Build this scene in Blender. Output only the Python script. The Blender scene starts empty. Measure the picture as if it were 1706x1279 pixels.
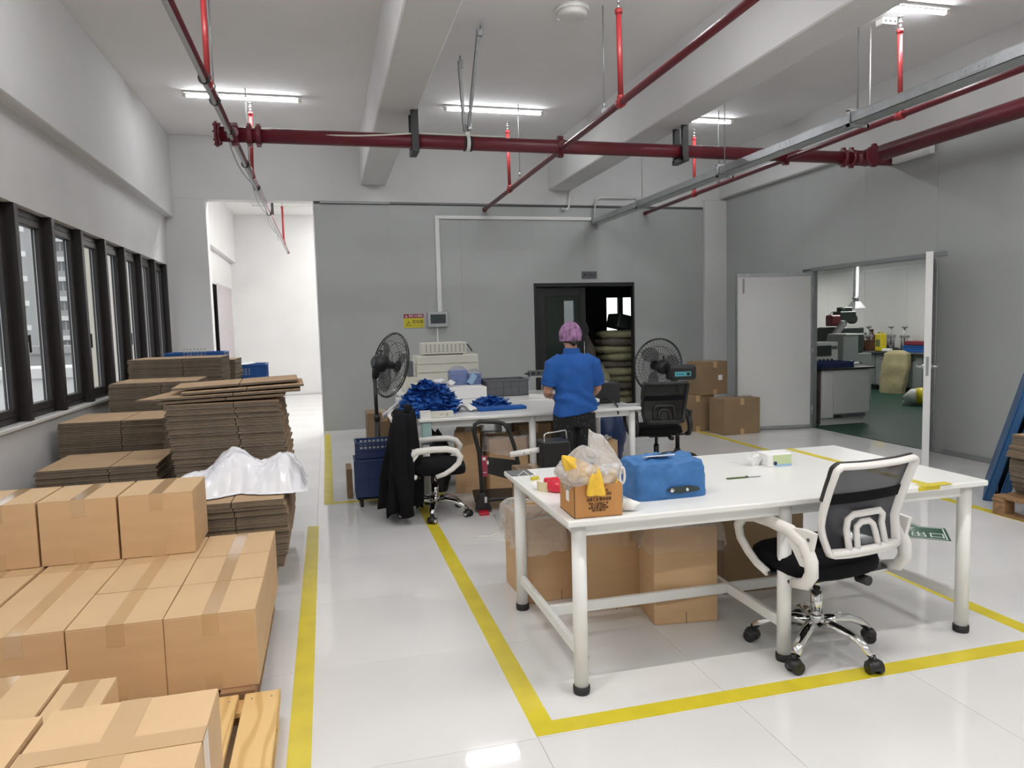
import bpy, bmesh, math, random
from mathutils import Vector, Matrix, Euler, noise
random.seed(7)
SC = bpy.context.scene
COL = SC.collection
PI = math.pi
# ------------------------------------------------------------------ camera
cd = bpy.data.cameras.new('camera')
cam = bpy.data.objects.new('camera', cd)
COL.objects.link(cam)
cd.sensor_fit = 'HORIZONTAL'
cd.sensor_width = 36.0
cd.lens = 1193.8 / 1706 * 36.0
cd.clip_start = 0.05
cd.clip_end = 500
_y, _p, _r = 0.25174, 0.08327, 0.02644
_fwd = Vector((math.sin(_y) * math.cos(_p), math.cos(_y) * math.cos(_p), -math.sin(_p)))
_rt = Vector((math.cos(_y), -math.sin(_y), 0))
_dn = _fwd.cross(_rt)
_R = math.cos(_r) * _rt + math.sin(_r) * _dn
_D = -math.sin(_r) * _rt + math.cos(_r) * _dn
_m = Matrix(((_R.x, -_D.x, -_fwd.x, 0), (_R.y, -_D.y, -_fwd.y, 0), (_R.z, -_D.z, -_fwd.z, 1.55), (0, 0, 0, 1)))
cam.matrix_world = _m
SC.camera = cam
# ------------------------------------------------------------------ view, world, lamps
vs = SC.view_settings
vs.view_transform = 'Standard'
vs.look = 'None'
vs.gamma = 1.0
vs.use_curve_mapping = False
vs.exposure = 0.5
SKY = 1.5          # overcast sky
TUBE_W = 7.0      # watts of one fluorescent batten
W = bpy.data.worlds.new('overcast_sky')
SC.world = W
W.use_nodes = True
_n = W.node_tree.nodes
_l = W.node_tree.links
_bg = _n['Background']
_tc = _n.new('ShaderNodeTexCoord')
_sp = _n.new('ShaderNodeSeparateXYZ')
_rp = _n.new('ShaderNodeValToRGB')
_rp.color_ramp.elements[0].position = 0.0
_rp.color_ramp.elements[0].color = (0.80, 0.84, 0.88, 1)
_rp.color_ramp.elements[1].position = 0.9
_rp.color_ramp.elements[1].color = (1.0, 1.0, 1.0, 1)
_l.new(_tc.outputs['Generated'], _sp.inputs[0])
_l.new(_sp.outputs['Z'], _rp.inputs[0])
_l.new(_rp.outputs[0], _bg.inputs['Color'])
_bg.inputs['Strength'].default_value = SKY
cy_ = SC.cycles
cy_.max_bounces = 8
cy_.diffuse_bounces = 5
cy_.glossy_bounces = 4
cy_.transmission_bounces = 6
cy_.transparent_max_bounces = 16
cy_.caustics_reflective = False
cy_.caustics_refractive = False
cy_.sample_clamp_indirect = 6.0
cy_.use_denoising = True

# ------------------------------------------------------------------ materials
MATS = {}

def mat(name, col, rough=0.6, metal=0.0, var=0.0, scale=8.0, bump=0.0, bscale=60.0, spec=0.5, alpha=1.0, emit=0.0, coat=0.0, sheen=0.0, stretch=None, dark=None):
    m = bpy.data.materials.new(name)
    m.use_nodes = True
    nt = m.node_tree
    b = nt.nodes['Principled BSDF']
    b.inputs['Base Color'].default_value = (*col, 1)
    b.inputs['Roughness'].default_value = rough
    b.inputs['Metallic'].default_value = metal
    b.inputs['Specular IOR Level'].default_value = spec
    b.inputs['Alpha'].default_value = alpha
    if coat:
        b.inputs['Coat Weight'].default_value = coat
        b.inputs['Coat Roughness'].default_value = 0.08
    if sheen:
        b.inputs['Sheen Weight'].default_value = sheen
    if emit:
        b.inputs['Emission Color'].default_value = (*col, 1)
        b.inputs['Emission Strength'].default_value = emit
    tc = nt.nodes.new('ShaderNodeTexCoord')
    vec = tc.outputs['Object']
    if stretch:
        mp = nt.nodes.new('ShaderNodeMapping')
        mp.inputs['Scale'].default_value = stretch
        nt.links.new(vec, mp.inputs[0])
        vec = mp.outputs[0]
    if var:
        nz = nt.nodes.new('ShaderNodeTexNoise')
        nz.inputs['Scale'].default_value = scale
        nz.inputs['Detail'].default_value = 4
        nt.links.new(vec, nz.inputs['Vector'])
        rp = nt.nodes.new('ShaderNodeValToRGB')
        d = dark or tuple(max(0, c * (1 - var)) for c in col)
        e = tuple(min(1, c * (1 + var * 0.6)) for c in col)
        rp.color_ramp.elements[0].position = 0.3
        rp.color_ramp.elements[0].color = (*d, 1)
        rp.color_ramp.elements[1].position = 0.7
        rp.color_ramp.elements[1].color = (*e, 1)
        nt.links.new(nz.outputs['Fac'], rp.inputs[0])
        nt.links.new(rp.outputs[0], b.inputs['Base Color'])
    if bump:
        n2 = nt.nodes.new('ShaderNodeTexNoise')
        n2.inputs['Scale'].default_value = bscale
        n2.inputs['Detail'].default_value = 3
        nt.links.new(vec, n2.inputs['Vector'])
        bp = nt.nodes.new('ShaderNodeBump')
        bp.inputs['Strength'].default_value = bump
        bp.inputs['Distance'].default_value = 0.01
        nt.links.new(n2.outputs['Fac'], bp.inputs['Height'])
        nt.links.new(bp.outputs[0], b.inputs['Normal'])
    MATS[name] = m
    return m

def film(name, col, opacity, rough=0.15, gloss=0.25, bump=0.0):
    """thin clear plastic or glass: part see-through, part glossy"""
    m = bpy.data.materials.new(name)
    m.use_nodes = True
    nt = m.node_tree
    for n in list(nt.nodes):
        if n.type != 'OUTPUT_MATERIAL':
            nt.nodes.remove(n)
    out = nt.nodes['Material Output']
    tr = nt.nodes.new('ShaderNodeBsdfTransparent')
    tr.inputs[0].default_value = (*[0.5 + 0.5 * c for c in col], 1)
    pb = nt.nodes.new('ShaderNodeBsdfPrincipled')
    pb.inputs['Base Color'].default_value = (*col, 1)
    pb.inputs['Roughness'].default_value = rough
    lw = nt.nodes.new('ShaderNodeLayerWeight')
    lw.inputs['Blend'].default_value = 0.35
    mt = nt.nodes.new('ShaderNodeMath')
    mt.operation = 'MULTIPLY_ADD'
    mt.inputs[1].default_value = gloss
    mt.inputs[2].default_value = opacity
    mt.use_clamp = True
    nt.links.new(lw.outputs['Fresnel'], mt.inputs[0])
    mx = nt.nodes.new('ShaderNodeMixShader')
    nt.links.new(mt.outputs[0], mx.inputs[0])
    nt.links.new(tr.outputs[0], mx.inputs[1])
    nt.links.new(pb.outputs[0], mx.inputs[2])
    if bump:
        tc = nt.nodes.new('ShaderNodeTexCoord')
        nz = nt.nodes.new('ShaderNodeTexNoise')
        nz.inputs['Scale'].default_value = 22
        nz.inputs['Detail'].default_value = 4
        nz.inputs['Distortion'].default_value = 1.2
        nt.links.new(tc.outputs['Object'], nz.inputs['Vector'])
        bp = nt.nodes.new('ShaderNodeBump')
        bp.inputs['Strength'].default_value = bump
        bp.inputs['Distance'].default_value = 0.03
        nt.links.new(nz.outputs['Fac'], bp.inputs['Height'])
        nt.links.new(bp.outputs[0], pb.inputs['Normal'])
    nt.links.new(mx.outputs[0], out.inputs['Surface'])
    MATS[name] = m
    return m

def mesh_net(name, col, cell, wire):
    """woven mesh fabric: fine see-through holes in a grid over the cloth"""
    m = film(name, col, 0.8, 0.7, 0.1)
    return m

mat('plaster', (0.67, 0.665, 0.66), 0.85, var=0.03, scale=2.0, bump=0.05, bscale=90)
mat('ceiling_paint', (0.82, 0.81, 0.80), 0.9, var=0.03, scale=1.2)
mat('panel_grey', (0.42, 0.435, 0.425), 0.42, var=0.03, scale=1.5)
mat('panel_white', (0.68, 0.68, 0.665), 0.4, var=0.02, scale=1.5)
mat('joint_dark', (0.10, 0.10, 0.10), 0.8)
mat('tile', (0.72, 0.715, 0.71), 0.06, var=0.05, scale=1.3, spec=0.6)
mat('grout', (0.18, 0.17, 0.16), 0.9)
mat('green_floor', (0.014, 0.05, 0.035), 0.55, var=0.15, scale=3, spec=0.2)
mat('dark_floor', (0.12, 0.12, 0.12), 0.5)
mat('aluminium_dark', (0.022, 0.018, 0.018), 0.45, spec=0.4)
mat('steel_galv', (0.50, 0.52, 0.53), 0.38, metal=0.85, var=0.12, scale=14)
mat('steel_grey', (0.36, 0.37, 0.38), 0.42, metal=0.7)
mat('chrome', (0.80, 0.80, 0.80), 0.09, metal=1.0)
mat('red_paint', (0.135, 0.014, 0.023), 0.36, var=0.12, scale=6, spec=0.5)
mat('red_bright', (0.36, 0.032, 0.035), 0.35)
mat('white_paint', (0.78, 0.78, 0.76), 0.3)
mat('white_plastic', (0.76, 0.74, 0.71), 0.38)
mat('cream_plastic', (0.66, 0.65, 0.57), 0.45)
mat('black_plastic', (0.014, 0.014, 0.015), 0.42)
mat('black_fabric', (0.006, 0.006, 0.0075), 0.95, bump=0.2, bscale=300, spec=0.2)
mat('black_rubber', (0.015, 0.015, 0.015), 0.6)
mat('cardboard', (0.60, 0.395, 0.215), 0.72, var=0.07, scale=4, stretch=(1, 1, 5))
mat('cardboard_top', (0.63, 0.43, 0.24), 0.7, var=0.06, scale=4)
mat('cardboard_edge', (0.17, 0.135, 0.10), 0.9, var=0.3, scale=9, stretch=(1, 1, 40))
mat('cardboard_sheet', (0.47, 0.315, 0.18), 0.8, var=0.08, scale=5)
mat('cardboard_orange', (0.50, 0.235, 0.07), 0.6, var=0.06, scale=6)
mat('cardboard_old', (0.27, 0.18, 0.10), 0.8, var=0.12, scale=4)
mat('box_tape', (0.56, 0.372, 0.20), 0.14, coat=0.5, spec=0.6)
mat('print_brown', (0.055, 0.028, 0.012), 0.7)
mat('wood', (0.70, 0.45, 0.18), 0.6, bump=0.2, bscale=20, stretch=(9, 1.2, 9))
mat('wood_old', (0.30, 0.17, 0.08), 0.7, var=0.3, scale=3.0, stretch=(2, 9, 9))
mat('yellow_tape', (0.66, 0.545, 0.03), 0.3, var=0.1, scale=7, spec=0.4)
mat('yellow_cloth', (0.80, 0.50, 0.05), 0.8, var=0.15, scale=20)
mat('yellow_plastic', (0.60, 0.50, 0.02), 0.4)
mat('orange_plastic', (0.75, 0.35, 0.02), 0.4)
mat('green_sign', (0.012, 0.085, 0.045), 0.3)
mat('white_print', (0.72, 0.76, 0.72), 0.5)
mat('blue_shirt', (0.010, 0.088, 0.345), 0.85, var=0.12, scale=10)
mat('blue_cloth', (0.014, 0.105, 0.42), 0.8, var=0.35, scale=35)
mat('blue_cover', (0.035, 0.145, 0.37), 0.6, var=0.12, scale=10, bump=0.5, bscale=18)
mat('blue_plastic', (0.015, 0.10, 0.36), 0.35)
mat('blue_pallet', (0.018, 0.085, 0.21), 0.4)
mat('navy_plastic', (0.014, 0.035, 0.12), 0.4)
mat('pale_blue', (0.16, 0.27, 0.62), 0.4, var=0.15, scale=12)
mat('white_film', (0.84, 0.845, 0.89), 0.22, var=0.05, scale=9, spec=0.6)
mat('white_cloth', (0.76, 0.76, 0.74), 0.9, var=0.08, scale=20)
mat('paper', (0.80, 0.80, 0.79), 0.7)
mat('pale_green_paper', (0.30, 0.44, 0.43), 0.7)
mat('skin', (0.56, 0.30, 0.20), 0.55, var=0.06, scale=10)
mat('hair', (0.012, 0.009, 0.008), 0.5)
mat('sack', (0.27, 0.255, 0.15), 0.9, var=0.25, scale=9, bump=0.4, bscale=25)
mat('sack_dark', (0.12, 0.10, 0.085), 0.9, var=0.3, scale=7, bump=0.4, bscale=20)
mat('sack_beige', (0.36, 0.32, 0.18), 0.8, var=0.12, scale=8, bump=0.4, bscale=18)
mat('pale_leaf', (0.50, 0.58, 0.34), 0.5)
mat('sky_print', (0.30, 0.48, 0.66), 0.5)
mat('grey_plastic', (0.11, 0.115, 0.125), 0.5)
mat('grey_light', (0.40, 0.41, 0.42), 0.5)
mat('cabinet_grey', (0.25, 0.28, 0.28), 0.45)
mat('cabinet_white', (0.62, 0.63, 0.61), 0.4)
mat('machine_dark', (0.03, 0.045, 0.042), 0.4, metal=0.2)
mat('machine_red', (0.16, 0.02, 0.03), 0.4)
mat('machine_green', (0.10, 0.13, 0.05), 0.5, var=0.2, scale=12)
mat('amber_glass', (0.10, 0.035, 0.012), 0.25)
mat('tube_light', (0.93, 0.96, 1.0), 0.4, emit=38.0)
mat('tube_dead', (0.66, 0.67, 0.62), 0.4)
mat('screen_dark', (0.03, 0.045, 0.045), 0.12)
mat('teal_panel', (0.10, 0.42, 0.47), 0.3)
mat('label_red', (0.30, 0.03, 0.06), 0.4)
mat('red_tape', (0.60, 0.015, 0.04), 0.28)
mat('cream_tape', (0.66, 0.58, 0.36), 0.4)
mat('facade_grey', (0.30, 0.30, 0.30), 0.8, var=0.08, scale=0.3)
mat('facade_beige', (0.56, 0.53, 0.46), 0.8, var=0.06, scale=0.4)
mat('facade_white', (0.66, 0.66, 0.66), 0.8)
mat('facade_pink', (0.55, 0.49, 0.45), 0.8, var=0.05, scale=0.3)
mat('window_far', (0.10, 0.11, 0.12), 0.25)
mat('asphalt', (0.22, 0.22, 0.22), 0.9)
mat('curtain', (0.40, 0.37, 0.38), 0.9)
mat('cap_lilac', (0.36, 0.19, 0.36), 0.75, var=0.6, scale=24, dark=(0.10, 0.045, 0.10))
film('glass', (0.9, 0.92, 0.92), 0.02, 0.02, 0.12)
film('dark_glass', (0.06, 0.085, 0.07), 0.38, 0.04, 0.2)
film('clear_bag', (0.90, 0.88, 0.86), 0.10, 0.15, 0.5, bump=0.8)
film('bag_white', (0.95, 0.93, 0.92), 0.34, 0.14, 0.5, bump=1.0)
film('clear_bag_dense', (0.92, 0.90, 0.88), 0.24, 0.16, 0.5, bump=0.9)
film('blade_tint', (0.03, 0.03, 0.03), 0.12, 0.3, 0.2)
film('chair_mesh', (0.035, 0.035, 0.045), 0.74, 0.8, 0.1)
film('black_mesh', (0.012, 0.012, 0.012), 0.86, 0.8, 0.1)

# pine: rings and knots warped along the grain
def pine(name, light, dark):
    nt = MATS[name].node_tree
    b = nt.nodes['Principled BSDF']
    tc = nt.nodes.new('ShaderNodeTexCoord')
    mp = nt.nodes.new('ShaderNodeMapping')
    mp.inputs['Scale'].default_value = (1.0, 0.16, 1.0)
    wv = nt.nodes.new('ShaderNodeTexWave')
    wv.wave_type = 'BANDS'; wv.bands_direction = 'X'
    wv.inputs['Scale'].default_value = 5
    wv.inputs['Distortion'].default_value = 9
    wv.inputs['Detail'].default_value = 2
    wv.inputs['Detail Scale'].default_value = 1.6
    rp = nt.nodes.new('ShaderNodeValToRGB')
    rp.color_ramp.elements[0].position = 0.05
    rp.color_ramp.elements[0].color = (*dark, 1)
    rp.color_ramp.elements[1].position = 0.45
    rp.color_ramp.elements[1].color = (*light, 1)
    nt.links.new(tc.outputs['Object'], mp.inputs[0])
    nt.links.new(mp.outputs[0], wv.inputs['Vector'])
    nt.links.new(wv.outputs['Fac'], rp.inputs[0])
    nt.links.new(rp.outputs[0], b.inputs['Base Color'])
pine('wood', (0.74, 0.50, 0.22), (0.60, 0.375, 0.14))

# trousers: black cloth with pale flecks printed on it
def fleck():
    m = mat('trousers', (0.008, 0.008, 0.009), 0.9)
    nt = m.node_tree
    b = nt.nodes['Principled BSDF']
    tc = nt.nodes.new('ShaderNodeTexCoord')
    vo = nt.nodes.new('ShaderNodeTexVoronoi')
    vo.inputs['Scale'].default_value = 42
    rp = nt.nodes.new('ShaderNodeValToRGB')
    rp.color_ramp.elements[0].position = 0.10
    rp.color_ramp.elements[0].color = (0.22, 0.21, 0.2, 1)
    rp.color_ramp.elements[1].position = 0.18
    rp.color_ramp.elements[1].color = (0.008, 0.008, 0.009, 1)
    nt.links.new(tc.outputs['Object'], vo.inputs['Vector'])
    nt.links.new(vo.outputs['Distance'], rp.inputs[0])
    nt.links.new(rp.outputs[0], b.inputs['Base Color'])
fleck()

# ------------------------------------------------------------------ mesh builder
class MB:
    def __init__(s):
        s.v = []; s.f = []; s.mi = []; s.sm = []
    def add(s, vs, fs, m=0, smooth=False):
        o = len(s.v)
        s.v += [tuple(p) for p in vs]
        for f in fs:
            s.f.append(tuple(i + o for i in f)); s.mi.append(m); s.sm.append(smooth)
        return s
    def box(s, x0, x1, y0, y1, z0, z1, m=0, M=None):
        vs = [Vector((x, y, z)) for z in (z0, z1) for y in (y0, y1) for x in (x0, x1)]
        if M is not None:
            vs = [M @ p for p in vs]
        return s.add(vs, [(0, 2, 3, 1), (4, 5, 7, 6), (0, 1, 5, 4), (2, 6, 7, 3), (0, 4, 6, 2), (1, 3, 7, 5)], m)
    def cbox(s, c, size, m=0, rot=None):
        M = Matrix.Translation(Vector(c))
        if rot is not None:
            M = M @ (rot if isinstance(rot, Matrix) else Euler(rot).to_matrix().to_4x4())
        a, b, d = [q / 2 for q in size]
        return s.box(-a, a, -b, b, -d, d, m, M)
    def bar(s, p, q, w, h, m=0, up=(0, 0, 1)):
        """rectangular bar from p to q, w across, h along up"""
        p = Vector(p); q = Vector(q); d = (q - p); L = d.length; d.normalize()
        u = Vector(up)
        if abs(d.dot(u)) > 0.99:
            u = Vector((0, 1, 0))
        x = d.cross(u).normalized(); u = x.cross(d)
        M = Matrix(((x.x, d.x, u.x, p.x), (x.y, d.y, u.y, p.y), (x.z, d.z, u.z, p.z), (0, 0, 0, 1)))
        return s.box(-w / 2, w / 2, 0, L, -h / 2, h / 2, m, M)
    def tube(s, pts, r, n=10, m=0, cap=True, smooth=True, flat=1.0, closed=False):
        pts = [Vector(p) for p in pts]
        k = len(pts)
        rs = r if isinstance(r, (list, tuple)) else [r] * k
        o = len(s.v)
        prev = None
        for i, p in enumerate(pts):
            if closed:
                d = pts[(i + 1) % k] - pts[i - 1]
            else:
                d = pts[min(i + 1, k - 1)] - pts[max(i - 1, 0)]
            d.normalize()
            if prev is None:
                u = Vector((0, 0, 1)) if abs(d.z) < 0.9 else Vector((0, 1, 0))
            else:
                u = prev
            x = d.cross(u).normalized(); u = x.cross(d).normalized(); prev = u
            for j in range(n):
                a = 2 * PI * j / n
                s.v.append(tuple(p + (x * math.cos(a) + u * math.sin(a) * flat) * rs[i]))
        for i in range(k if closed else k - 1):
            i2 = (i + 1) % k
            for j in range(n):
                s.f.append((o + i * n + j, o + i * n + (j + 1) % n, o + i2 * n + (j + 1) % n, o + i2 * n + j)); s.mi.append(m); s.sm.append(smooth)
        if cap and not closed:
            s.f.append(tuple(o + j for j in range(n))[::-1]); s.mi.append(m); s.sm.append(False)
            s.f.append(tuple(o + (k - 1) * n + j for j in range(n))); s.mi.append(m); s.sm.append(False)
        return s
    def cyl(s, p, q, r, n=16, m=0, r2=None):
        return s.tube([p, q], [r, r if r2 is None else r2], n, m)
    def lathe(s, prof, c=(0, 0, 0), n=24, m=0, M=None, smooth=True):
        """profile of (radius, height) turned about z"""
        o = len(s.v); c = Vector(c)
        for r, z in prof:
            for j in range(n):
                a = 2 * PI * j / n
                p = Vector((r * math.cos(a), r * math.sin(a), z))
                s.v.append(tuple((M @ p if M is not None else p) + c))
        k = len(prof)
        for i in range(k - 1):
            for j in range(n):
                s.f.append((o + i * n + j, o + i * n + (j + 1) % n, o + (i + 1) * n + (j + 1) % n, o + (i + 1) * n + j)); s.mi.append(m); s.sm.append(smooth)
        if prof[0][0] > 1e-4:
            s.f.append(tuple(o + j for j in range(n))[::-1]); s.mi.append(m); s.sm.append(False)
        if prof[-1][0] > 1e-4:
            s.f.append(tuple(o + (k - 1) * n + j for j in range(n))); s.mi.append(m); s.sm.append(False)
        return s
    def loft(s, rings, m=0, smooth=True, cap=True):
        o = len(s.v); n = len(rings[0]); k = len(rings)
        for r in rings:
            s.v += [tuple(p) for p in r]
        for i in range(k - 1):
            for j in range(n):
                s.f.append((o + i * n + j, o + i * n + (j + 1) % n, o + (i + 1) * n + (j + 1) % n, o + (i + 1) * n + j)); s.mi.append(m); s.sm.append(smooth)
        if cap:
            s.f.append(tuple(o + j for j in range(n))[::-1]); s.mi.append(m); s.sm.append(smooth)
            s.f.append(tuple(o + (k - 1) * n + j for j in range(n))); s.mi.append(m); s.sm.append(smooth)
        return s
    def prism(s, poly, h0, h1, M=None, m=0):
        """2-D outline in xy pushed from h0 to h1 along z"""
        n = len(poly)
        vs = [Vector((x, y, h0)) for x, y in poly] + [Vector((x, y, h1)) for x, y in poly]
        if M is not None:
            vs = [M @ p for p in vs]
        fs = [tuple(range(n))[::-1], tuple(range(n, 2 * n))] + [(i, (i + 1) % n, n + (i + 1) % n, n + i) for i in range(n)]
        return s.add(vs, fs, m)
    def grid(s, fn, nu, nv, m=0, smooth=True, wrap=False):
        o = len(s.v)
        for i in range(nu + 1):
            for j in range(nv + (0 if wrap else 1)):
                s.v.append(tuple(fn(i / nu, j / nv)))
        w = nv if wrap else nv + 1
        for i in range(nu):
            for j in range(nv):
                s.f.append((o + i * w + j, o + i * w + (j + 1) % w, o + (i + 1) * w + (j + 1) % w, o + (i + 1) * w + j)); s.mi.append(m); s.sm.append(smooth)
        return s
    def mesh(s, name, mats, bevel=0.0, segs=1, sharp=None, solid=0.0):
        me = bpy.data.meshes.new(name)
        bm = bmesh.new()
        bv = [bm.verts.new(p) for p in s.v]
        for f, mi, sm in zip(s.f, s.mi, s.sm):
            try:
                F = bm.faces.new([bv[i] for i in f])
                F.material_index = mi; F.smooth = sm
            except ValueError:
                pass
        bm.normal_update()
        bmesh.ops.recalc_face_normals(bm, faces=bm.faces)
        if bevel:
            es = [e for e in bm.edges if len(e.link_faces) == 2 and e.calc_face_angle(0) > 0.6]
            bmesh.ops.bevel(bm, geom=es, offset=bevel, segments=segs, affect='EDGES', profile=0.5)
        if solid:
            bmesh.ops.solidify(bm, geom=bm.faces[:], thickness=solid)
        bm.to_mesh(me); bm.free()
        for k in (mats if isinstance(mats, (list, tuple)) else [mats]):
            me.materials.append(MATS[k] if isinstance(k, str) else k)
        return me
    def build(s, name, mats, parent=None, bevel=0.0, segs=1, loc=None, rotz=0.0, rot=None, solid=0.0):
        me = s.mesh(name, mats, bevel, segs, solid=solid)
        o = link(name, me, parent, loc, rotz, rot)
        if name in FINE:
            o['kind'] = 'stuff'
        return o

FINE = {'ribs', 'nails', 'vent_slots', 'screws', 'slots', 'vent_holes', 'dark_edges', 'sticker_print', 'border_line'}

def link(name, me, parent=None, loc=None, rotz=0.0, rot=None):
    o = bpy.data.objects.new(name, me)
    COL.objects.link(o)
    if parent is not None:
        o.parent = parent
    if loc is not None:
        o.location = loc
    if rot is not None:
        o.rotation_euler = rot
    elif rotz:
        o.rotation_euler = (0, 0, rotz)
    return o

def tag(o, label=None, cat=None, group=None, kind=None):
    if label: o['label'] = label
    if cat: o['category'] = cat
    if group: o['group'] = group
    if kind: o['kind'] = kind
    return o

def thing(name, label, cat, loc=(0, 0, 0), rotz=0.0, group=None):
    o = bpy.data.objects.new(name, None)
    o.empty_display_size = 0.1
    COL.objects.link(o)
    o.location = loc
    o.rotation_euler = (0, 0, rotz)
    return tag(o, label, cat, group)

def structure(name, mb=None, mats=None, bevel=0.0):
    if mb is None:
        o = bpy.data.objects.new(name, None); COL.objects.link(o)
    else:
        o = mb.build(name, mats, bevel=bevel)
    o['kind'] = 'structure'
    return o

def copy_tree(o, parent=None):
    c = o.copy()
    COL.objects.link(c)
    if parent is not None:
        c.parent = parent
    for ch in list(o.children):
        copy_tree(ch, c)
    return c

def dup(root, loc, rotz=None, label=None, group=None):
    r = copy_tree(root)
    r.location = loc
    if rotz is not None:
        r.rotation_euler = (0, 0, rotz)
    if label: r['label'] = label
    if group: r['group'] = group
    return r

def lettering(txt, size, mat_name, parent, M, name='lettering', depth=0.0006, width=None):
    """printed characters as a thin flat mesh; M places the text plane (x right, y up)"""
    cu = bpy.data.curves.new(name, 'FONT')
    cu.body = txt
    cu.size = size
    cu.align_x = 'CENTER'
    cu.align_y = 'CENTER'
    cu.extrude = depth
    cu.resolution_u = 2
    t = bpy.data.objects.new(name, cu)
    COL.objects.link(t)
    bpy.context.view_layer.update()
    me = bpy.data.meshes.new_from_object(t.evaluated_get(bpy.context.evaluated_depsgraph_get()))
    bpy.data.objects.remove(t); bpy.data.curves.remove(cu)
    if width and len(me.vertices):
        xs = [v.co.x for v in me.vertices]
        k = width / max(1e-6, max(xs) - min(xs))
        me.transform(Matrix.Diagonal((k, 1, 1, 1)))
    me.transform(M)
    me.materials.clear(); me.materials.append(MATS[mat_name])
    me.name = name
    return link(name, me, parent)

def face_front(x, y, z):
    """text plane standing upright, read from -y"""
    return Matrix(((1, 0, 0, x), (0, 0, -1, y), (0, 1, 0, z), (0, 0, 0, 1)))

def nz3(x, y, z, s=1.0):
    return noise.noise(Vector((x * s, y * s, z * s)))

def rotx(a): return Matrix.Rotation(a, 4, 'X')
def roty(a): return Matrix.Rotation(a, 4, 'Y')
def rotzm(a): return Matrix.Rotation(a, 4, 'Z')
def trans(*p): return Matrix.Translation(Vector(p))
# ================================================================== SETTING
XL, XR, YB, YF, ZC = -2.06, 6.53, 10.85, -4.2, 4.25
# ---- floor with its tiles
GX0, GXS = -0.137, 0.8385
GY0, GYS = 2.473, 0.81
fl = structure('floor', MB().box(-2.3, 6.6, YF, 10.95, -0.06, -0.005).box(-2.3, 6.6, 10.95, 18.1, -0.06, -0.005), 'grout')
_tm = {}
def tile(x0, x1, y0, y1):
    key = (round(x1 - x0, 3), round(y1 - y0, 3))
    if key not in _tm:
        w, d = key[0] / 2 - 0.0009, key[1] / 2 - 0.0009
        _tm[key] = MB().box(-w, w, -d, d, -0.006, 0).mesh('tile', 'tile', bevel=0.0006)
    return link('tile', _tm[key], fl, ((x0 + x1) / 2, (y0 + y1) / 2, 0))
for i in range(-3, 8):
    for j in range(-6, 19):
        x0, x1 = GX0 + i * GXS, GX0 + (i + 1) * GXS
        y0, y1 = GY0 + j * GYS, GY0 + (j + 1) * GYS
        x0, x1, y0, y1 = max(x0, -2.06), min(x1, 6.53), max(y0, -2.0), min(y1, 17.9)
        if y0 > 10.9 and x0 > 1.5: continue
        if y0 > 10.9: x1 = min(x1, 1.45)
        if y0 < 10.9 < y1 and x0 > -0.1: y1 = 10.88
        if x1 - x0 > 0.05 and y1 - y0 > 0.05:
            tile(x0, x1, y0, y1)
structure('floor', MB().box(6.53, 11.7, 5.0, 16.1, -0.06, 0.004), 'green_floor')
structure('floor', MB().box(1.5, 7.25, 10.96, 15.1, -0.058, 0.0), 'dark_floor')
# ---- ceiling with two deep beams
ce = structure('ceiling', MB().box(-2.3, 6.7, YF, 18.1, ZC, ZC + 0.15), 'ceiling_paint')
MB().box(0.585, 0.957, YF, YB, 3.632, ZC + 0.01).build('beam', 'plaster', ce, bevel=0.012)
MB().box(3.452, 3.83, YF, YB, 3.612, ZC + 0.01).build('beam', 'plaster', ce, bevel=0.012)
MB().box(6.43, 6.6, YF, YB, 3.53, ZC + 0.01).build('beam', 'plaster', ce, bevel=0.01)
# ---- back wall: white pier and lintel, grey panels, white column, door hole
wb = structure('wall_back', MB().box(-2.3, -1.535, YB, YB + 0.22, 0, 3.388).box(-2.3, 6.6, YB, YB + 0.22, 3.388, ZC), 'plaster', bevel=0.006)
MB().box(6.135, 6.6, 10.80, 11.0, 0, 3.5).build('column', 'plaster', wb, bevel=0.008)
MB().box(-0.085, 6.13, 10.87, 10.90, 3.352, 3.388).build('painted_shadow_line', 'joint_dark', wb)  # dark strip painted as the shadow line above the recessed panels
for a, b, z0 in ((-0.085, 0.98, 0), (0.98, 2.05, 0), (2.05, 3.19, 0), (3.19, 4.04, 2.178), (4.04, 4.89, 2.178), (4.89, 6.13, 0)):
    MB().box(a + 0.0004, b - 0.0004, 10.872, 10.93, z0, 3.352).build('panel', 'panel_grey', wb, bevel=0.0008)
MB().box(-0.1, -0.083, 10.855, 10.95, 0, 3.388).build('edge_trim', 'white_paint', wb)
MB().box(-0.083, 3.15, 10.855, 10.872, 0, 0.045).box(4.93, 6.13, 10.855, 10.872, 0, 0.045).build('floor_channel', 'white_paint', wb)
# ---- left wall: low wall, window head, deep beam, piers
wl = structure('wall_left', MB().box(-2.32, XL, YF, 18.1, 0, 0.93).box(-2.32, XL, YF, 18.1, 2.485, 3.15).box(-2.32, XL, 10.74, 11.75, 0.93, 2.485).box(-2.32, XL, 17.0, 18.1, 0.93, 2.485).box(-2.32, XL, YF, -2.65, 0.93, 2.485), 'plaster')
MB().box(-2.32, -1.95, YF, 18.1, 3.14, ZC).build('beam', 'plaster', wl, bevel=0.01)
MB().box(-2.32, -2.035, -2.65, 10.74, 0.925, 0.952).build('window_sill', 'white_paint', wl, bevel=0.004)
MB().box(-2.32, -1.93, 11.75, 17.0, 0.925, 0.952).build('window_sill', 'white_paint', wl, bevel=0.004)
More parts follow.
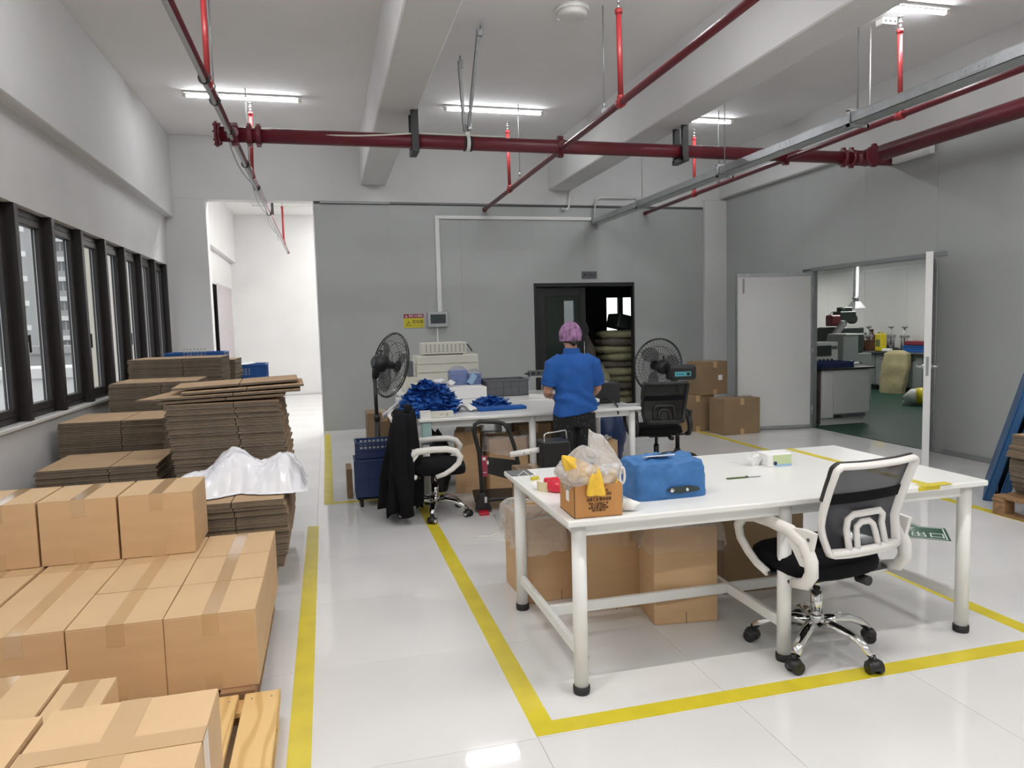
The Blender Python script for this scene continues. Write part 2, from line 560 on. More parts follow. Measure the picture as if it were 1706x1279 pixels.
# ---- windows: one bay each
BAY = 0.7055
def window_meshes(w):
    al = 'aluminium_dark'
    f = MB()
    f.box(-2.175, -2.12, 0.03, 0.085, 0.953, 2.484).box(-2.175, -2.12, w - 0.085, w - 0.03, 0.953, 2.484)
    f.box(-2.175, -2.12, 0.03, w - 0.03, 0.953, 1.0).box(-2.175, -2.12, 0.03, w - 0.03, 2.43, 2.484)
    s = MB()
    s.box(-2.17, -2.11, 0.088, 0.14, 1.003, 2.427).box(-2.17, -2.11, w - 0.14, w - 0.088, 1.003, 2.427)
    s.box(-2.17, -2.11, 0.088, w - 0.088, 1.003, 1.055).box(-2.17, -2.11, 0.088, w - 0.088, 2.375, 2.427)
    mu = MB().box(-2.178, -2.055, -0.032, 0.032, 0.953, 2.484)
    pn = MB().box(-2.160, -2.152, 0.135, w - 0.135, 1.05, 2.38)
    gk = MB()
    for a in (0.139, w - 0.145):
        gk.box(-2.150, -2.144, a, a + 0.006, 1.055, 2.375)
    hd = MB().cbox((-2.10, 0.115, 1.535), (0.03, 0.026, 0.05)).cbox((-2.075, 0.118, 1.50), (0.014, 0.018, 0.13))
    return (f.mesh('frame', al, bevel=0.003), s.mesh('sash', al, bevel=0.004), mu.mesh('mullion', al, bevel=0.003), pn.mesh('pane', 'glass'), gk.mesh('gasket', 'steel_grey'), hd.mesh('handle', 'black_plastic', bevel=0.004))
_wm = window_meshes(BAY)
_wn = 0
for k in range(-12, 7):
    _wn += 1
    w = structure('window_%d' % _wn)
    w.location = (0, 5.79 + k * BAY, 0)
    link('frame', _wm[0], w); link('sash', _wm[1], w); link('mullion', _wm[2], w); link('pane', _wm[3], w); link('gasket', _wm[4], w)
    if k % 2 == 0:
        link('handle', _wm[5], w)
MB().box(-2.178, -2.055, -0.06, 0.0, 0.953, 2.484).build('mullion', 'aluminium_dark', w, loc=(0, BAY, 0), bevel=0.003)
for k in range(7):
    _wn += 1
    w = structure('window_%d' % _wn)
    w.location = (0, 11.75 + 0.1 + k * BAY, 0)
    for i, n in enumerate(('frame', 'sash', 'mullion', 'pane', 'gasket')):
        link(n, _wm[i], w)
# ---- right wall: sandwich panels with a wide doorway
wr = structure('wall_right', MB().box(6.60, 6.62, YF, 6.40, 0, ZC).box(6.60, 6.62, 8.62, 10.95, 0, ZC).box(6.60, 6.62, 6.4, 8.62, 2.25, ZC), 'panel_white')
ys = [10.80, 10.04, 8.82, 7.61, 6.53, 5.22, 4.02, 2.82, 1.62, 0.42, -0.78, -1.98, -3.18, YF]
for a, b in zip(ys[1:], ys[:-1]):
    z0 = 0.0
    if a > 6.0 and b < 9.0:
        z0 = 2.20
    MB().box(6.53, 6.595, a + 0.0006, b - 0.0006, z0, 3.53).build('panel', 'panel_grey', wr, bevel=0.0015)
MB().box(6.518, 6.60, 6.38, 8.64, 2.165, 2.215).build('door_header', 'steel_grey', wr, bevel=0.003)
MB().box(6.515, 6.60, 8.585, 8.64, 0, 2.165).build('door_jamb', 'steel_galv', wr, bevel=0.003)
MB().box(6.515, 6.60, 6.50, 6.56, 0, 2.165).build('door_jamb', 'steel_galv', wr, bevel=0.003)
MB().box(6.505, 6.53, YF, 6.38, 0, 0.05).box(6.505, 6.53, 8.64, 10.8, 0, 0.05).build('floor_channel', 'steel_grey', wr)
MB().box(6.44, 6.50, 6.55, 7.1, 3.28, 3.53).build('cover_plate', 'panel_white', wr, bevel=0.004)
# ---- wall behind the camera, far room, storage room, laboratory
structure('wall_front', MB().box(-2.3, 6.6, YF - 0.15, YF, 0, ZC), 'plaster')
structure('wall_far', MB().box(-2.3, 1.6, 17.9, 18.05, 0, ZC), 'plaster')
structure('wall_far_right', MB().box(1.45, 1.5, 10.95, 17.9, 0, ZC), 'plaster')
structure('wall_storage', MB().box(7.2, 7.25, 10.96, 15.1, 0, 3.0).box(1.5, 7.2, 10.96, 15.1, 2.9, 3.0)
          .box(1.5, 5.08, 15.0, 15.1, 0, 2.9).box(5.33, 6.08, 15.0, 15.1, 0, 2.9).box(6.85, 7.2, 15.0, 15.1, 0, 2.9)
          .box(5.08, 5.33, 15.0, 15.1, 2.03, 2.9).box(6.08, 6.85, 15.0, 15.1, 2.08, 2.9).box(5.08, 5.33, 15.0, 15.1, 0, 1.2).box(6.08, 6.85, 15.0, 15.1, 0, 1.0), 'grey_plastic')
w = structure('window_40')
MB().box(6.36, 6.48, 15.02, 15.08, 1.0, 2.08).box(6.08, 6.85, 15.02, 15.08, 1.32, 1.345).build('frame', 'grey_light', w)
MB().box(6.08, 6.85, 15.045, 15.053, 1.0, 2.08).build('pane', 'glass', w)
w = structure('window_41')
MB().box(5.08, 5.33, 15.045, 15.053, 1.2, 2.03).build('pane', 'glass', w)
wlab = structure('wall_lab', MB().box(11.6, 11.7, 5.0, 16.1, 0, 2.62).box(7.25, 11.7, 16.0, 16.1, 0, 2.62).box(6.6, 11.7, 4.95, 5.05, 0, 2.62).box(7.25, 7.30, 10.95, 16.0, 0, 2.62).box(6.6, 7.3, 10.95, 11.0, 0, 2.62), 'panel_white')
for k in range(9):
    MB().box(11.585, 11.6, 5.1 + k * 1.2, 5.1 + k * 1.2 + 1.196, 0.0, 2.5).build('panel', 'panel_white', wlab, bevel=0.002)
MB().box(11.56, 11.6, 5.05, 16.0, 2.49, 2.52).build('cove_strip', 'white_paint', wlab)
structure('ceiling', MB().box(6.62, 11.7, 5.0, 16.1, 2.62, 2.70), 'panel_white')
# ---- black door into the storage room
d1 = structure('door_1')
fr = MB()
fr.box(3.19, 3.235, 10.862, 10.95, 0, 2.178).box(4.86, 4.89, 10.862, 10.95, 0, 2.178).box(3.235, 4.86, 10.862, 10.95, 2.12, 2.178)
fr.build('frame', 'black_plastic', d1, bevel=0.003)
lf = MB()
lf.box(3.24, 3.40, 10.96, 11.0, 0.02, 2.11).box(3.98, 4.08, 10.96, 11.0, 0.02, 2.11).box(3.40, 3.98, 10.96, 11.0, 0.02, 0.16).box(3.40, 3.98, 10.96, 11.0, 1.98, 2.11)
lf = lf.build('door_leaf', 'black_plastic', d1, bevel=0.003)
MB().box(3.40, 3.98, 10.976, 10.984, 0.16, 1.98).build('pane', 'dark_glass', lf)
MB().tube([(4.03, 10.95, 0.95), (4.03, 10.915, 0.95), (4.03, 10.915, 1.25), (4.03, 10.95, 1.25)], 0.01, 8).build('handle', 'chrome', lf)
# ---- white double door, both leaves swung into the room
d2 = structure('door_2')
def leaf(hx, hy, ex, ey, flip, mirror):
    L = math.hypot(ex - hx, ey - hy)
    a = math.atan2(ey - hy, ex - hx)
    o = MB().box(0, L, -0.022, 0.022, 0.015, 2.14).build('door_leaf', 'panel_white', d2, bevel=0.002, loc=(hx, hy, 0), rotz=a)
    e = MB()
    e.box(L - 0.012, L + 0.006, -0.032, 0.032, 0.01, 2.15).box(-0.004, 0.03, -0.03, 0.03, 0.01, 2.15).box(0, L, -0.028, 0.028, 2.10, 2.15).box(0, L, -0.028, 0.028, 0.008, 0.05)
    e.build('edge_profile', 'white_paint' if mirror else 'steel_galv', o, bevel=0.002)
    for z in (0.25, 1.05, 1.9):
        MB().cyl((0.0, flip * 0.03, z - 0.06), (0.0, flip * 0.03, z + 0.06), 0.012, 8).build('hinge', 'steel_grey', o)
    return o, L
o, L = leaf(6.50, 8.57, 5.45, 8.76, 1, False)
MB().box(L - 0.10, L - 0.075, 0.022, 0.034, 1.88, 2.08).build('bolt', 'steel_grey', o, bevel=0.002)
o, L = leaf(6.50, 6.582, 5.755, 5.835, 1, True)
lk = MB().box(L + 0.006, L + 0.010, -0.012, 0.012, 0.93, 1.12)
lk.build('lock_plate', 'steel_grey', o)
for s in (-1, 1):
    MB().tube([(L - 0.07, s * 0.03, 1.02), (L - 0.07, s * 0.085, 1.02), (L - 0.10, s * 0.095, 1.02), (L - 0.19, s * 0.095, 1.02)], 0.011, 8).cyl((L - 0.07, s * 0.03, 1.02), (L - 0.07, s * 0.042, 1.02), 0.026, 12).build('handle', 'chrome', o)
# ================================================================== OUTSIDE
structure('ground', MB().box(-200, -2.6, -120, 220, -9.2, -9.0).box(-2.6, 60, 19, 220, -9.2, -9.0), 'asphalt')
def block(name, label, x0, x1, y0, y1, z1, m, rows, cols, face='y', wh=1.3, ww=1.2, zb=-9.0, bands=False):
    t = thing(name, label, 'building', ((x0 + x1) / 2, (y0 + y1) / 2, zb))
    w, d, h = (x1 - x0) / 2, (y1 - y0) / 2, z1 - zb
    MB().box(-w, w, -d, d, 0, h).box(-w - .2, w + .2, -d - .2, d + .2, h, h + 0.5).build('wall', m, t)
    zr = h / (rows + 0.5) if rows else 0
    wm = {}
    for r in range(rows):
        if bands:
            MB().box(-w - 0.25, w + 0.25, -d - 0.25, -d + 0.02, zr * (r + 1) - 0.35, zr * (r + 1) + 0.05).build('balcony_slab', 'facade_white', t)
        for c in range(cols):
            cx = -w + (c + 0.5) * 2 * w / cols
            if 'w' not in wm:
                wm['w'] = MB().box(-ww / 2, ww / 2, -0.03, 0.1, -wh / 2, wh / 2).mesh('window', 'window_far')
            link('window', wm['w'], t, (cx, -d, zr * (r + 0.55) + 0.1))
        if face == 'xy':
            for c in range(cols):
                cy = -d + (c + 0.5) * 2 * d / cols
                link('window', wm['w'], t, (w, cy, zr * (r + 0.55) + 0.1), PI / 2)
    return t
block('tower_block', 'tall grey tower block with rows of dark windows outside the nearest whole pane', -24.6, -22.55, 64, 66, 30, 'facade_grey', 20, 4, wh=1.0, ww=0.34, bands=True)
block('tower_block', 'plain narrow beige tower outside, right beside the grey tower block', -23.45, -22.75, 66.5, 70, 31, 'facade_beige', 0, 0)
block('tower_block', 'wide grey tower block with many window rows outside the second whole pane', -24.0, -22.0, 73, 80, 34, 'facade_grey', 24, 3, wh=0.95, ww=0.5, bands=True)
block('office_building', 'low white building with dark square windows outside below the towers', -18.2, -11.8, 42, 46, -0.6, 'facade_white', 2, 7, wh=1.5, ww=0.55)
block('annex_building', 'flat roofed grey strip building outside behind the low white one', -22, -15, 54, 58, 0.4, 'facade_grey', 2, 8, wh=1.2, ww=1.2)
block('wing_building', 'plain pinkish beige wing of a building close outside the far panes', -8.05, -3.7, 30.5, 35.5, 14, 'facade_pink', 0, 0)
block('wing_building', 'plain beige side wall of a building outside the middle panes', -10.6, -9.45, 36, 41, 16, 'facade_beige', 0, 0)
# ================================================================== LAMPS
_ld = bpy.data.lights.new('tube_lamp', 'AREA')
_ld.shape = 'RECTANGLE'; _ld.size = 1.22; _ld.size_y = 0.03; _ld.energy = TUBE_W; _ld.color = (0.97, 0.985, 1.0)
_ld2 = bpy.data.lights.new('far_room_fill', 'AREA')
_ld2.shape = 'RECTANGLE'; _ld2.size = 1.22; _ld2.size_y = 0.03; _ld2.energy = TUBE_W * 6.0; _ld2.color = (1.0, 0.985, 0.95)
_ldn = bpy.data.lights.new('tube_lamp_near', 'AREA')
_ldn.shape = 'RECTANGLE'; _ldn.size = 1.22; _ldn.size_y = 0.03; _ldn.energy = TUBE_W * 4.6; _ldn.color = (1.0, 0.975, 0.94)
_ld3 = bpy.data.lights.new('lab_fill', 'AREA')
_ld3.shape = 'RECTANGLE'; _ld3.size = 1.22; _ld3.size_y = 0.03; _ld3.energy = TUBE_W * 3.0; _ld3.color = (1.0, 0.97, 0.9)
def batten_mesh():
    h = MB().box(-0.64, 0.64, -0.04, 0.04, -0.022, -0.002).box(-0.64, 0.64, -0.014, 0.014, -0.036, -0.022).mesh('housing', 'white_paint', bevel=0.004)
    t = MB().cyl((-0.60, 0, -0.047), (0.60, 0, -0.047), 0.014, 12).mesh('tube', 'tube_light')
    e = MB().box(-0.64, -0.60, -0.02, 0.02, -0.063, -0.02).box(0.60, 0.64, -0.02, 0.02, -0.063, -0.02).mesh('end_cap', 'white_plastic', bevel=0.004)
    dt = MB().cyl((-0.60, 0, -0.047), (0.60, 0, -0.047), 0.014, 12).mesh('tube', 'tube_dead')
    return h, t, e, dt
_bm = batten_mesh()
def batten(x, y, z, label, lamp, lit=True, group=None):
    t = thing('ceiling_light', label, 'light', (x, y, z), 0, group)
    link('housing', _bm[0], t); link('tube', _bm[1] if lit else _bm[3], t); link('end_cap', _bm[2], t)
    if lit:
        l = bpy.data.objects.new('lamp', lamp); COL.objects.link(l); l.parent = t; l.location = (0, 0, -0.064)
    return t
G = 'fluorescent battens on the ceiling'
batten(-0.79, 8.93, ZC, 'lit fluorescent batten on the ceiling between window wall and first beam', _ld, group=G)
batten(2.17, 8.96, ZC, 'lit fluorescent batten on the ceiling between the two deep beams', _ld, group=G)
batten(4.86, 8.94, ZC, 'lit fluorescent batten half hidden behind the second beam near the back', _ld, group=G)
batten(4.86, 5.43, ZC, 'lit fluorescent batten nearest on the ceiling right of the second beam', _ld, group=G)
for x in (-0.79, 2.17, 4.86):
    for y in ((5.0, 1.8, -1.8) if x < 4 else (1.8, -1.8)):
        batten(x, y, ZC, 'lit fluorescent batten of the rows nearer the camera', _ldn if y < 4 else _ld, group=G)
batten(-0.80, 16.36, ZC, 'unlit batten on the far room ceiling seen through the opening', _ld2, lit=False, group=G)
for x, y in ((0.75, 12.2), (0.9, 14.2), (0.9, 16.6), (-0.6, 12.0)):  # added battens, kept out of view, brighten the far room
    batten(x, y, ZC, 'added batten out of sight that brightens the far room', _ld2, group=G)
batten(9.8, 8.6, 2.62, 'added unseen batten brightening the laboratory beyond the door head', _ld3, group=G)  # added battens hidden by the door head, lighting the laboratory wall
batten(9.9, 14.6, 2.62, 'added unseen batten brightening the laboratory far end', _ld3, group=G)
batten(9.9, 11.2, 2.62, 'added unseen batten brightening the laboratory before the hood', _ld3, group=G)
# ================================================================== OVERHEAD PIPES
PY, PZ = 7.2, 3.36
def ring(mb, p, axis, r, w, n=20, m=0):
    p = Vector(p); a = Vector(axis)
    return mb.tube([p - a * w / 2, p + a * w / 2], r, n, m)
def coupling(parent, p, axis, r):
    """grooved pipe coupling: collar with two bolted ears"""
    mb = MB(); a = Vector(axis)
    ring(mb, p, axis, r + 0.016, 0.05)
    e = Vector((0, 0, 1))
    side = a.cross(e).normalized()
    for s in (-1, 1):
        mb.cbox(Vector(p) + e * s * (r + 0.022), (0.04, 0.04, 0.03))
        q = Vector(p) + e * s * (r + 0.024)
        mb.cyl(q - side * 0.035, q + side * 0.035, 0.008, 8)
    return mb.build('coupling', 'red_paint', parent)
t = thing('sprinkler_main_pipe', 'thick red sprinkler main crossing the room under the ceiling beams', 'pipe', (0, PY, PZ))
MB().cyl((-0.86, 0, 0), (6.35, 0, 0), 0.068, 24).build('pipe', 'red_paint', t)
f = MB(); ring(f, (-0.885, 0, 0), (1, 0, 0), 0.115, 0.022, 24); ring(f, (-0.862, 0, 0), (1, 0, 0), 0.10, 0.02, 24)
for k in range(8):
    a = PI * k / 4
    f.cyl((-0.91, 0.093 * math.cos(a), 0.093 * math.sin(a)), (-0.845, 0.093 * math.cos(a), 0.093 * math.sin(a)), 0.009, 6)
f.build('blind_flange', 'red_paint', t)
coupling(t, (-0.60, 0, 0), (1, 0, 0), 0.068)
coupling(t, (-0.52, 0, 0), (1, 0, 0), 0.068)
coupling(t, (5.86, 0, 0), (1, 0, 0), 0.072)
coupling(t, (5.97, 0, 0), (1, 0, 0), 0.078)
for bx in (-0.73, 2.43, 5.10):
    m = MB(); ring(m, (bx, 0, 0), (1, 0, 0), 0.078, 0.07)
    m.cyl((bx, -0.09, 0), (bx, -0.06, 0), 0.045, 14)
    for s in (-1, 1):
        m.cbox((bx, 0, s * 0.09), (0.06, 0.05, 0.03)).cyl((bx, -0.04, s * 0.09), (bx, 0.04, s * 0.09), 0.008, 6)
    m.build('saddle_tee', 'red_paint', t)
for bx in (6.15,):
    m = MB(); m.cyl((bx - 0.14, 0, 0), (bx + 0.14, 0, 0), 0.085, 24).cyl((bx, -0.16, 0), (bx, 0, 0), 0.095, 24)
    m.build('tee', 'red_paint', t)
    coupling(t, (bx, -0.15, 0), (0, 1, 0), 0.092)
m = MB().cyl((6.30, 0, 0), (6.52, 0, 0), 0.075, 20); m.build('end_pipe', 'red_paint', t)
t = thing('sprinkler_feed_pipe', 'thickest red pipe running along the right wall towards the camera', 'pipe', (6.15, PY, PZ))
MB().cyl((0, -0.30, 0.0), (0, -10.6, 0.05), 0.088, 24).build('pipe', 'red_paint', t)
m = MB(); ring(m, (0, -5.2, 0.02), (0, 1, 0), 0.10, 0.06); m.build('coupling', 'red_paint', t)
def branch(x, y0, y1, z0, z1, r, ups, label, silver=False, extra=None):
    t = thing('sprinkler_branch_pipe', label, 'pipe', (x, 0, 0))
    zz = lambda y: z0 + (z1 - z0) * (y - y0) / (y1 - y0)
    MB().tube([(0, y, zz(y)) for y in (y0, (y0 + y1) / 2, y1)], r, 14).build('pipe', 'red_paint', t)
    m = MB(); ring(m, (0, y1 - 0.015, zz(y1)), (0, 1, 0), r + 0.006, 0.04); ring(m, (0, y0 + 0.5, zz(y0)), (0, 1, 0), r + 0.008, 0.06)
    m.build('end_cap', 'red_paint', t)
    for y, dx in ups:
        h = zz(y)
        u = MB().cyl((0, y, h), (dx, y, 4.06), r * 0.78, 12)
        ring(u, (0, y, h), (0, 1, 0), r + 0.01, 0.08, 14); ring(u, (0, y, h + r + 0.012), (0, 0, 1), r * 1.05, 0.03, 12); ring(u, (dx, y, 4.055), (0, 0, 1), r * 1.05, 0.035, 12)
        u.build('riser', 'red_bright', t)
        s = MB().cyl((dx, y, 4.07), (dx, y, 4.12), 0.012, 8).lathe([(0.012, 4.12), (0.018, 4.13), (0.006, 4.15), (0.004, 4.17), (0.024, 4.175), (0.024, 4.179)], (dx, y, 0), 10)
        s.build('sprinkler_head', 'chrome', t)
    return t, zz
t, zz = branch(-0.745, 0.5, 17.4, 3.365, 3.325, 0.027, [(5.75, 0.0), (9.0, 0.02), (15.6, 0.0), (2.3, 0)], 'thin red branch pipe nearest the windows, with a silver cable tied along it')
cb = MB().tube([(-0.006, y, zz(y) - 0.036 - 0.004 * math.sin(y * 2.1)) for y in [1 + 0.4 * i for i in range(41)]], 0.017, 8)
cb.build('silver_cable', 'grey_light', t)
cb = MB().tube([(-0.03 - 0.03 * abs(math.sin(y * 1.35)), y, zz(y) - 0.02 - 0.045 * abs(math.sin(y * 1.35))) for y in [6.9 + 0.2 * i for i in range(40)]], 0.007, 6)
cb.build('loose_cable', 'grey_light', t)
for y in (5.6, 6.1, 6.95, 8.3, 9.6, 11.6):
    m = MB(); ring(m, (-0.003, y, zz(y) - 0.012), (0, 1, 0), 0.044, 0.022, 12); m.build('cable_tie', 'black_plastic', t)
branch(2.43, 0.5, 10.84, 3.37, 3.30, 0.029, [(5.62, -0.01), (9.3, -0.01), (1.9, 0)], 'thin red branch pipe between the two beams, ending at the grey wall')
branch(5.09, 0.5, 10.84, 3.37, 3.28, 0.027, [(5.52, -0.02), (9.25, 0.0), (1.9, 0)], 'thin red branch pipe beside the metal cable tray')
def rod(x, y, z0, label, z1=ZC, mt='steel_grey', clevis=True):
    t = thing('hanger_rod', label, 'hanger', (x, y, 0), 0, 'thin hanger rods under the ceiling')
    MB().cyl((0, 0, z0), (0, 0, z1), 0.0055, 8).build('rod', mt, t)
    if clevis:
        m = MB().lathe([(0.012, z0 - 0.01), (0.016, z0 + 0.03), (0.008, z0 + 0.05)], (0, 0, 0), 8)
        ring(m, (0, 0, z0 - 0.03), (0, 1, 0), 0.033, 0.025, 12)
        m.build('clevis', 'steel_galv', t)
    return t
rod(2.43, 5.98, 3.395, 'hanger rod on the middle branch pipe, nearer the camera')
rod(2.43, 8.78, 3.375, 'hanger rod on the middle branch pipe, nearer the grey wall')
rod(-0.745, 6.05, 3.40, 'hanger rod on the window side branch pipe, nearer the camera')
rod(-0.745, 8.7, 3.395, 'hanger rod on the window side branch pipe, beyond the red main')
rod(5.09, 5.9, 3.385, 'white hanger rod on the branch pipe beside the cable tray', mt='white_paint')
rod(5.09, 8.6, 3.36, 'hanger rod on the branch pipe beside the tray, beyond the red main')
# black hangers off the beams
def black_hanger(x0, side, label):
    t = thing('pipe_bracket', label, 'bracket', (x0, PY, 0))
    s = side
    MB().box(-0.035, 0.035, -0.115, -0.075, 3.245, 3.69).build('channel', 'black_plastic', t, bevel=0.003)
    MB().box(-0.035, 0.035, 0.075, 0.115, 3.245, 3.69).build('channel', 'black_plastic', t, bevel=0.003)
    m = MB().box(-0.035, 0.035, -0.13, 0.13, 3.235, 3.285); ring(m, (0, 0, PZ), (1, 0, 0), 0.078, 0.04, 20)
    m.build('saddle', 'black_plastic', t, bevel=0.003)
    MB().box(-0.02, 0.02, -0.10, -0.088, 3.69, 3.72).box(-0.02, 0.02, 0.088, 0.10, 3.69, 3.72).build('foot_plate', 'black_plastic', t)
black_hanger(0.925, 1, 'black channel bracket holding the red main under the first beam')
black_hanger(3.80, 1, 'black channel bracket holding the red main under the second beam')
# earthquake braces
def strut(name, p, q, label, w=0.041):
    t = thing(name, label, 'brace', (0, 0, 0))
    p = Vector(p); q = Vector(q)
    d = (q - p).normalized()
    up = (1, 0, 0)
    a = MB(); a.bar(p, q, 0.041, 0.004, up=up)
    e1 = d.cross(Vector(up)).normalized()
    for s in (-1, 1):
        a.bar(p + e1 * s * 0.019 - Vector(up) * 0.012, q + e1 * s * 0.019 - Vector(up) * 0.012, 0.004, 0.026, up=up)
    a.build('channel', 'steel_galv', t)
    n = int((q - p).length / 0.06)
    sl = MB()
    for k in range(1, n):
        c = p + d * (k * 0.06)
        sl.bar(c - d * 0.016 + Vector((0.003, 0, 0)), c + d * 0.016 + Vector((0.003, 0, 0)), 0.014, 0.003, up=up)
    sl.build('slots', 'joint_dark', t)
    m = MB().cbox(q + d * 0.03, (0.05, 0.05, 0.07)).cyl(q + d * 0.05 - Vector((0.03, 0, 0)), q + d * 0.05 + Vector((0.03, 0, 0)), 0.01, 8).cyl(q + d * 0.06, q + d * 0.12, 0.008, 8)
    m.build('hinge_fitting', 'steel_grey', t, bevel=0.004)
    m = MB().cbox(p - d * 0.02, (0.045, 0.045, 0.06)).cyl(p - d * 0.03 - Vector((0.03, 0, 0)), p - d * 0.03 + Vector((0.03, 0, 0)), 0.01, 8)
    m.build('lower_fitting', 'steel_grey', t, bevel=0.004)
    return t
strut('seismic_brace', (1.445, 7.22, 3.53), (1.43, 7.28, 4.12), 'straight upright steel brace above the white clamp on the red main')
strut('seismic_brace', (1.475, 7.13, 3.52), (1.455, 6.50, 4.13), 'slanting slotted steel brace rising towards the camera from the white clamp')
t = thing('pipe_clamp', 'white clamp round the middle of the red main under the steel braces', 'clamp', (1.46, PY, PZ))
m = MB(); ring(m, (0, 0, 0), (1, 0, 0), 0.08, 0.035, 24); m.cbox((0, -0.02, 0.115), (0.04, 0.012, 0.10)); m.build('band', 'white_paint', t, bevel=0.002)
m = MB(); ring(m, (-0.032, 0, 0), (1, 0, 0), 0.077, 0.02, 24); ring(m, (0.032, 0, 0), (1, 0, 0), 0.077, 0.02, 24); m.build('rubber_liner', 'black_rubber', t)
MB().cyl((0, -0.035, 0.12), (0, -0.015, 0.12), 0.013, 8).build('bolt', 'steel_grey', t)
# white cable lying along the main
pts = []
for i in range(60):
    x = -0.62 + i * 2.45 / 59
    pts.append((x, PY - 0.055 - 0.012 * math.sin(x * 3), PZ + 0.062 - 0.05 * max(0, math.sin((x + 0.62) / 1.55 * PI)) ** 1.0 if x < 0.93 else PZ + 0.066))
tag(MB().tube(pts, 0.0085, 8).build('cable', 'cream_plastic'), 'pale loose cable sagging along the red main', 'cable')
# ---- galvanised cable tray
t = thing('cable_tray', 'long galvanised cable tray slanting across to the grey wall', 'cable tray', (4.225, 0, 3.085))
m = MB().box(-0.075, 0.075, 0.5, 10.83, 0, 0.004).box(-0.075, -0.071, 0.5, 10.83, 0, 0.075).box(0.071, 0.075, 0.5, 10.83, 0, 0.075)
m.box(-0.077, -0.06, 0.5, 10.83, 0.073, 0.078).box(0.06, 0.077, 0.5, 10.83, 0.073, 0.078)
m.build('trough', 'steel_galv', t)
for k, y in enumerate((1.8, 3.8, 5.8, 7.8, 9.8)):
    MB().box(-0.079, -0.074, y, y + 0.2, 0.015, 0.065).cyl((-0.083, y + 0.05, 0.04), (-0.078, y + 0.05, 0.04), 0.008, 8).cyl((-0.083, y + 0.15, 0.04), (-0.078, y + 0.15, 0.04), 0.008, 8).build('splice_plate', 'steel_galv', t)
MB().box(-0.072, 0.072, 0.5, 10.82, 0.068, 0.071).build('lid', 'steel_galv', t)
MB().box(-0.078, 0.078, 10.79, 10.835, -0.002, 0.08).build('end_piece', 'steel_grey', t)
for k, y in enumerate((2.9, 5.03, 7.02, 9.1)):
    b = MB().box(-0.10, 0.10, y - 0.012, y + 0.012, -0.028, -0.002).box(-0.10, -0.082, y - 0.012, y + 0.012, -0.028, 0.10).box(0.082, 0.10, y - 0.012, y + 0.012, -0.028, 0.10).box(-0.10, 0.10, y - 0.012, y + 0.012, 0.09, 0.11)
    b.build('bracket', 'steel_galv', t)
    MB().cyl((0.0, y, 0.10), (0.0, y, ZC - 3.085), 0.006, 8).build('rod', 'steel_grey', t)
# ---- small ceiling things
t = thing('smoke_detector', 'round white detector disc on the ceiling between the beams', 'detector', (2.19, 6.09, ZC))
MB().lathe([(0.15, 0), (0.15, -0.025), (0.143, -0.03)], (0, 0, 0), 32).build('base', 'white_plastic', t)
MB().lathe([(0.135, -0.03), (0.13, -0.065), (0.11, -0.075), (0.001, -0.077)], (0, 0, 0), 32).build('cover', 'white_plastic', t)
t = thing('motion_sensor', 'small white box sensor on the ceiling by the nearest right batten', 'sensor', (5.12, 5.74, ZC))
MB().cbox((0, 0, -0.03), (0.16, 0.10, 0.06)).build('body', 'white_plastic', t, bevel=0.008)
for k in range(3):
    MB().cyl((-0.05 + k * 0.05, -0.052, -0.035), (-0.05 + k * 0.05, -0.048, -0.035), 0.012, 10).build('lens', 'grey_plastic', t)
# conduits by the grey wall
t = thing('conduit', 'white conduit dropping from the second beam to the grey wall top', 'conduit')
MB().tube([(3.80, 10.80, 3.63), (3.77, 10.80, 3.36), (3.75, 10.80, 3.325), (3.70, 10.80, 3.315)], 0.014, 10).build('pipe', 'white_paint', t)
MB().cbox((3.68, 10.81, 3.315), (0.06, 0.05, 0.05)).build('junction_box', 'grey_light', t, bevel=0.005)
t = thing('conduit', 'white conduit bending over the far end of the cable tray', 'conduit')
MB().tube([(4.19, 10.80, 3.17), (4.21, 10.80, 3.40), (4.235, 10.80, 3.475), (4.30, 10.80, 3.505), (4.98, 10.80, 3.51)], 0.013, 10).build('pipe', 'white_paint', t)
tag(MB().box(-0.45, 0.55, -0.012, 0.012, -0.012, 0.012).box(-0.45, 2.2, -0.004, 0.012, -0.004, 0.004).build('rail', 'grey_light', loc=(0.45, 10.845, 3.372)), 'thin pale rail along the top of the grey wall by the opening', 'rail')
# ---- grey wall fittings
t = thing('cable_trunking', 'white square trunking down the grey wall to the switch box', 'trunking', (0, 10.862, 0))
MB().box(1.66, 1.725, -0.022, 0.008, 1.765, 3.155).build('vertical_run', 'white_paint', t, bevel=0.003)
MB().box(1.66, 4.16, -0.022, 0.008, 3.155, 3.205).build('horizontal_run', 'white_paint', t, bevel=0.003)
MB().box(1.635, 1.655, -0.008, 0.008, 0.8, 1.54).build('lower_run', 'white_paint', t, bevel=0.003)
t = thing('switch_box', 'small grey electrical box with a dark window on the grey wall', 'electrical box', (1.65, 10.87, 1.65))
MB().box(-0.155, 0.155, -0.09, 0, -0.115, 0.112).build('body', 'grey_light', t, bevel=0.012, segs=2)
MB().box(-0.115, 0.115, -0.096, -0.088, -0.06, 0.075).build('cover_window', 'screen_dark', t, bevel=0.003)
for s in (-0.07, 0.0, 0.07):
    MB().box(s - 0.03, s + 0.03, -0.089, -0.0885, -0.04, 0.05).build('breaker', 'black_plastic', t)
t = thing('warning_sign', 'yellow electrical warning sign with a dark red top band', 'sign', (1.293, 10.868, 1.64))
MB().box(-0.15, 0.15, -0.004, 0, -0.105, 0.04).build('plate', 'yellow_plastic', t)
MB().box(-0.15, 0.15, -0.0045, 0, 0.04, 0.10).build('red_band', 'label_red', t)
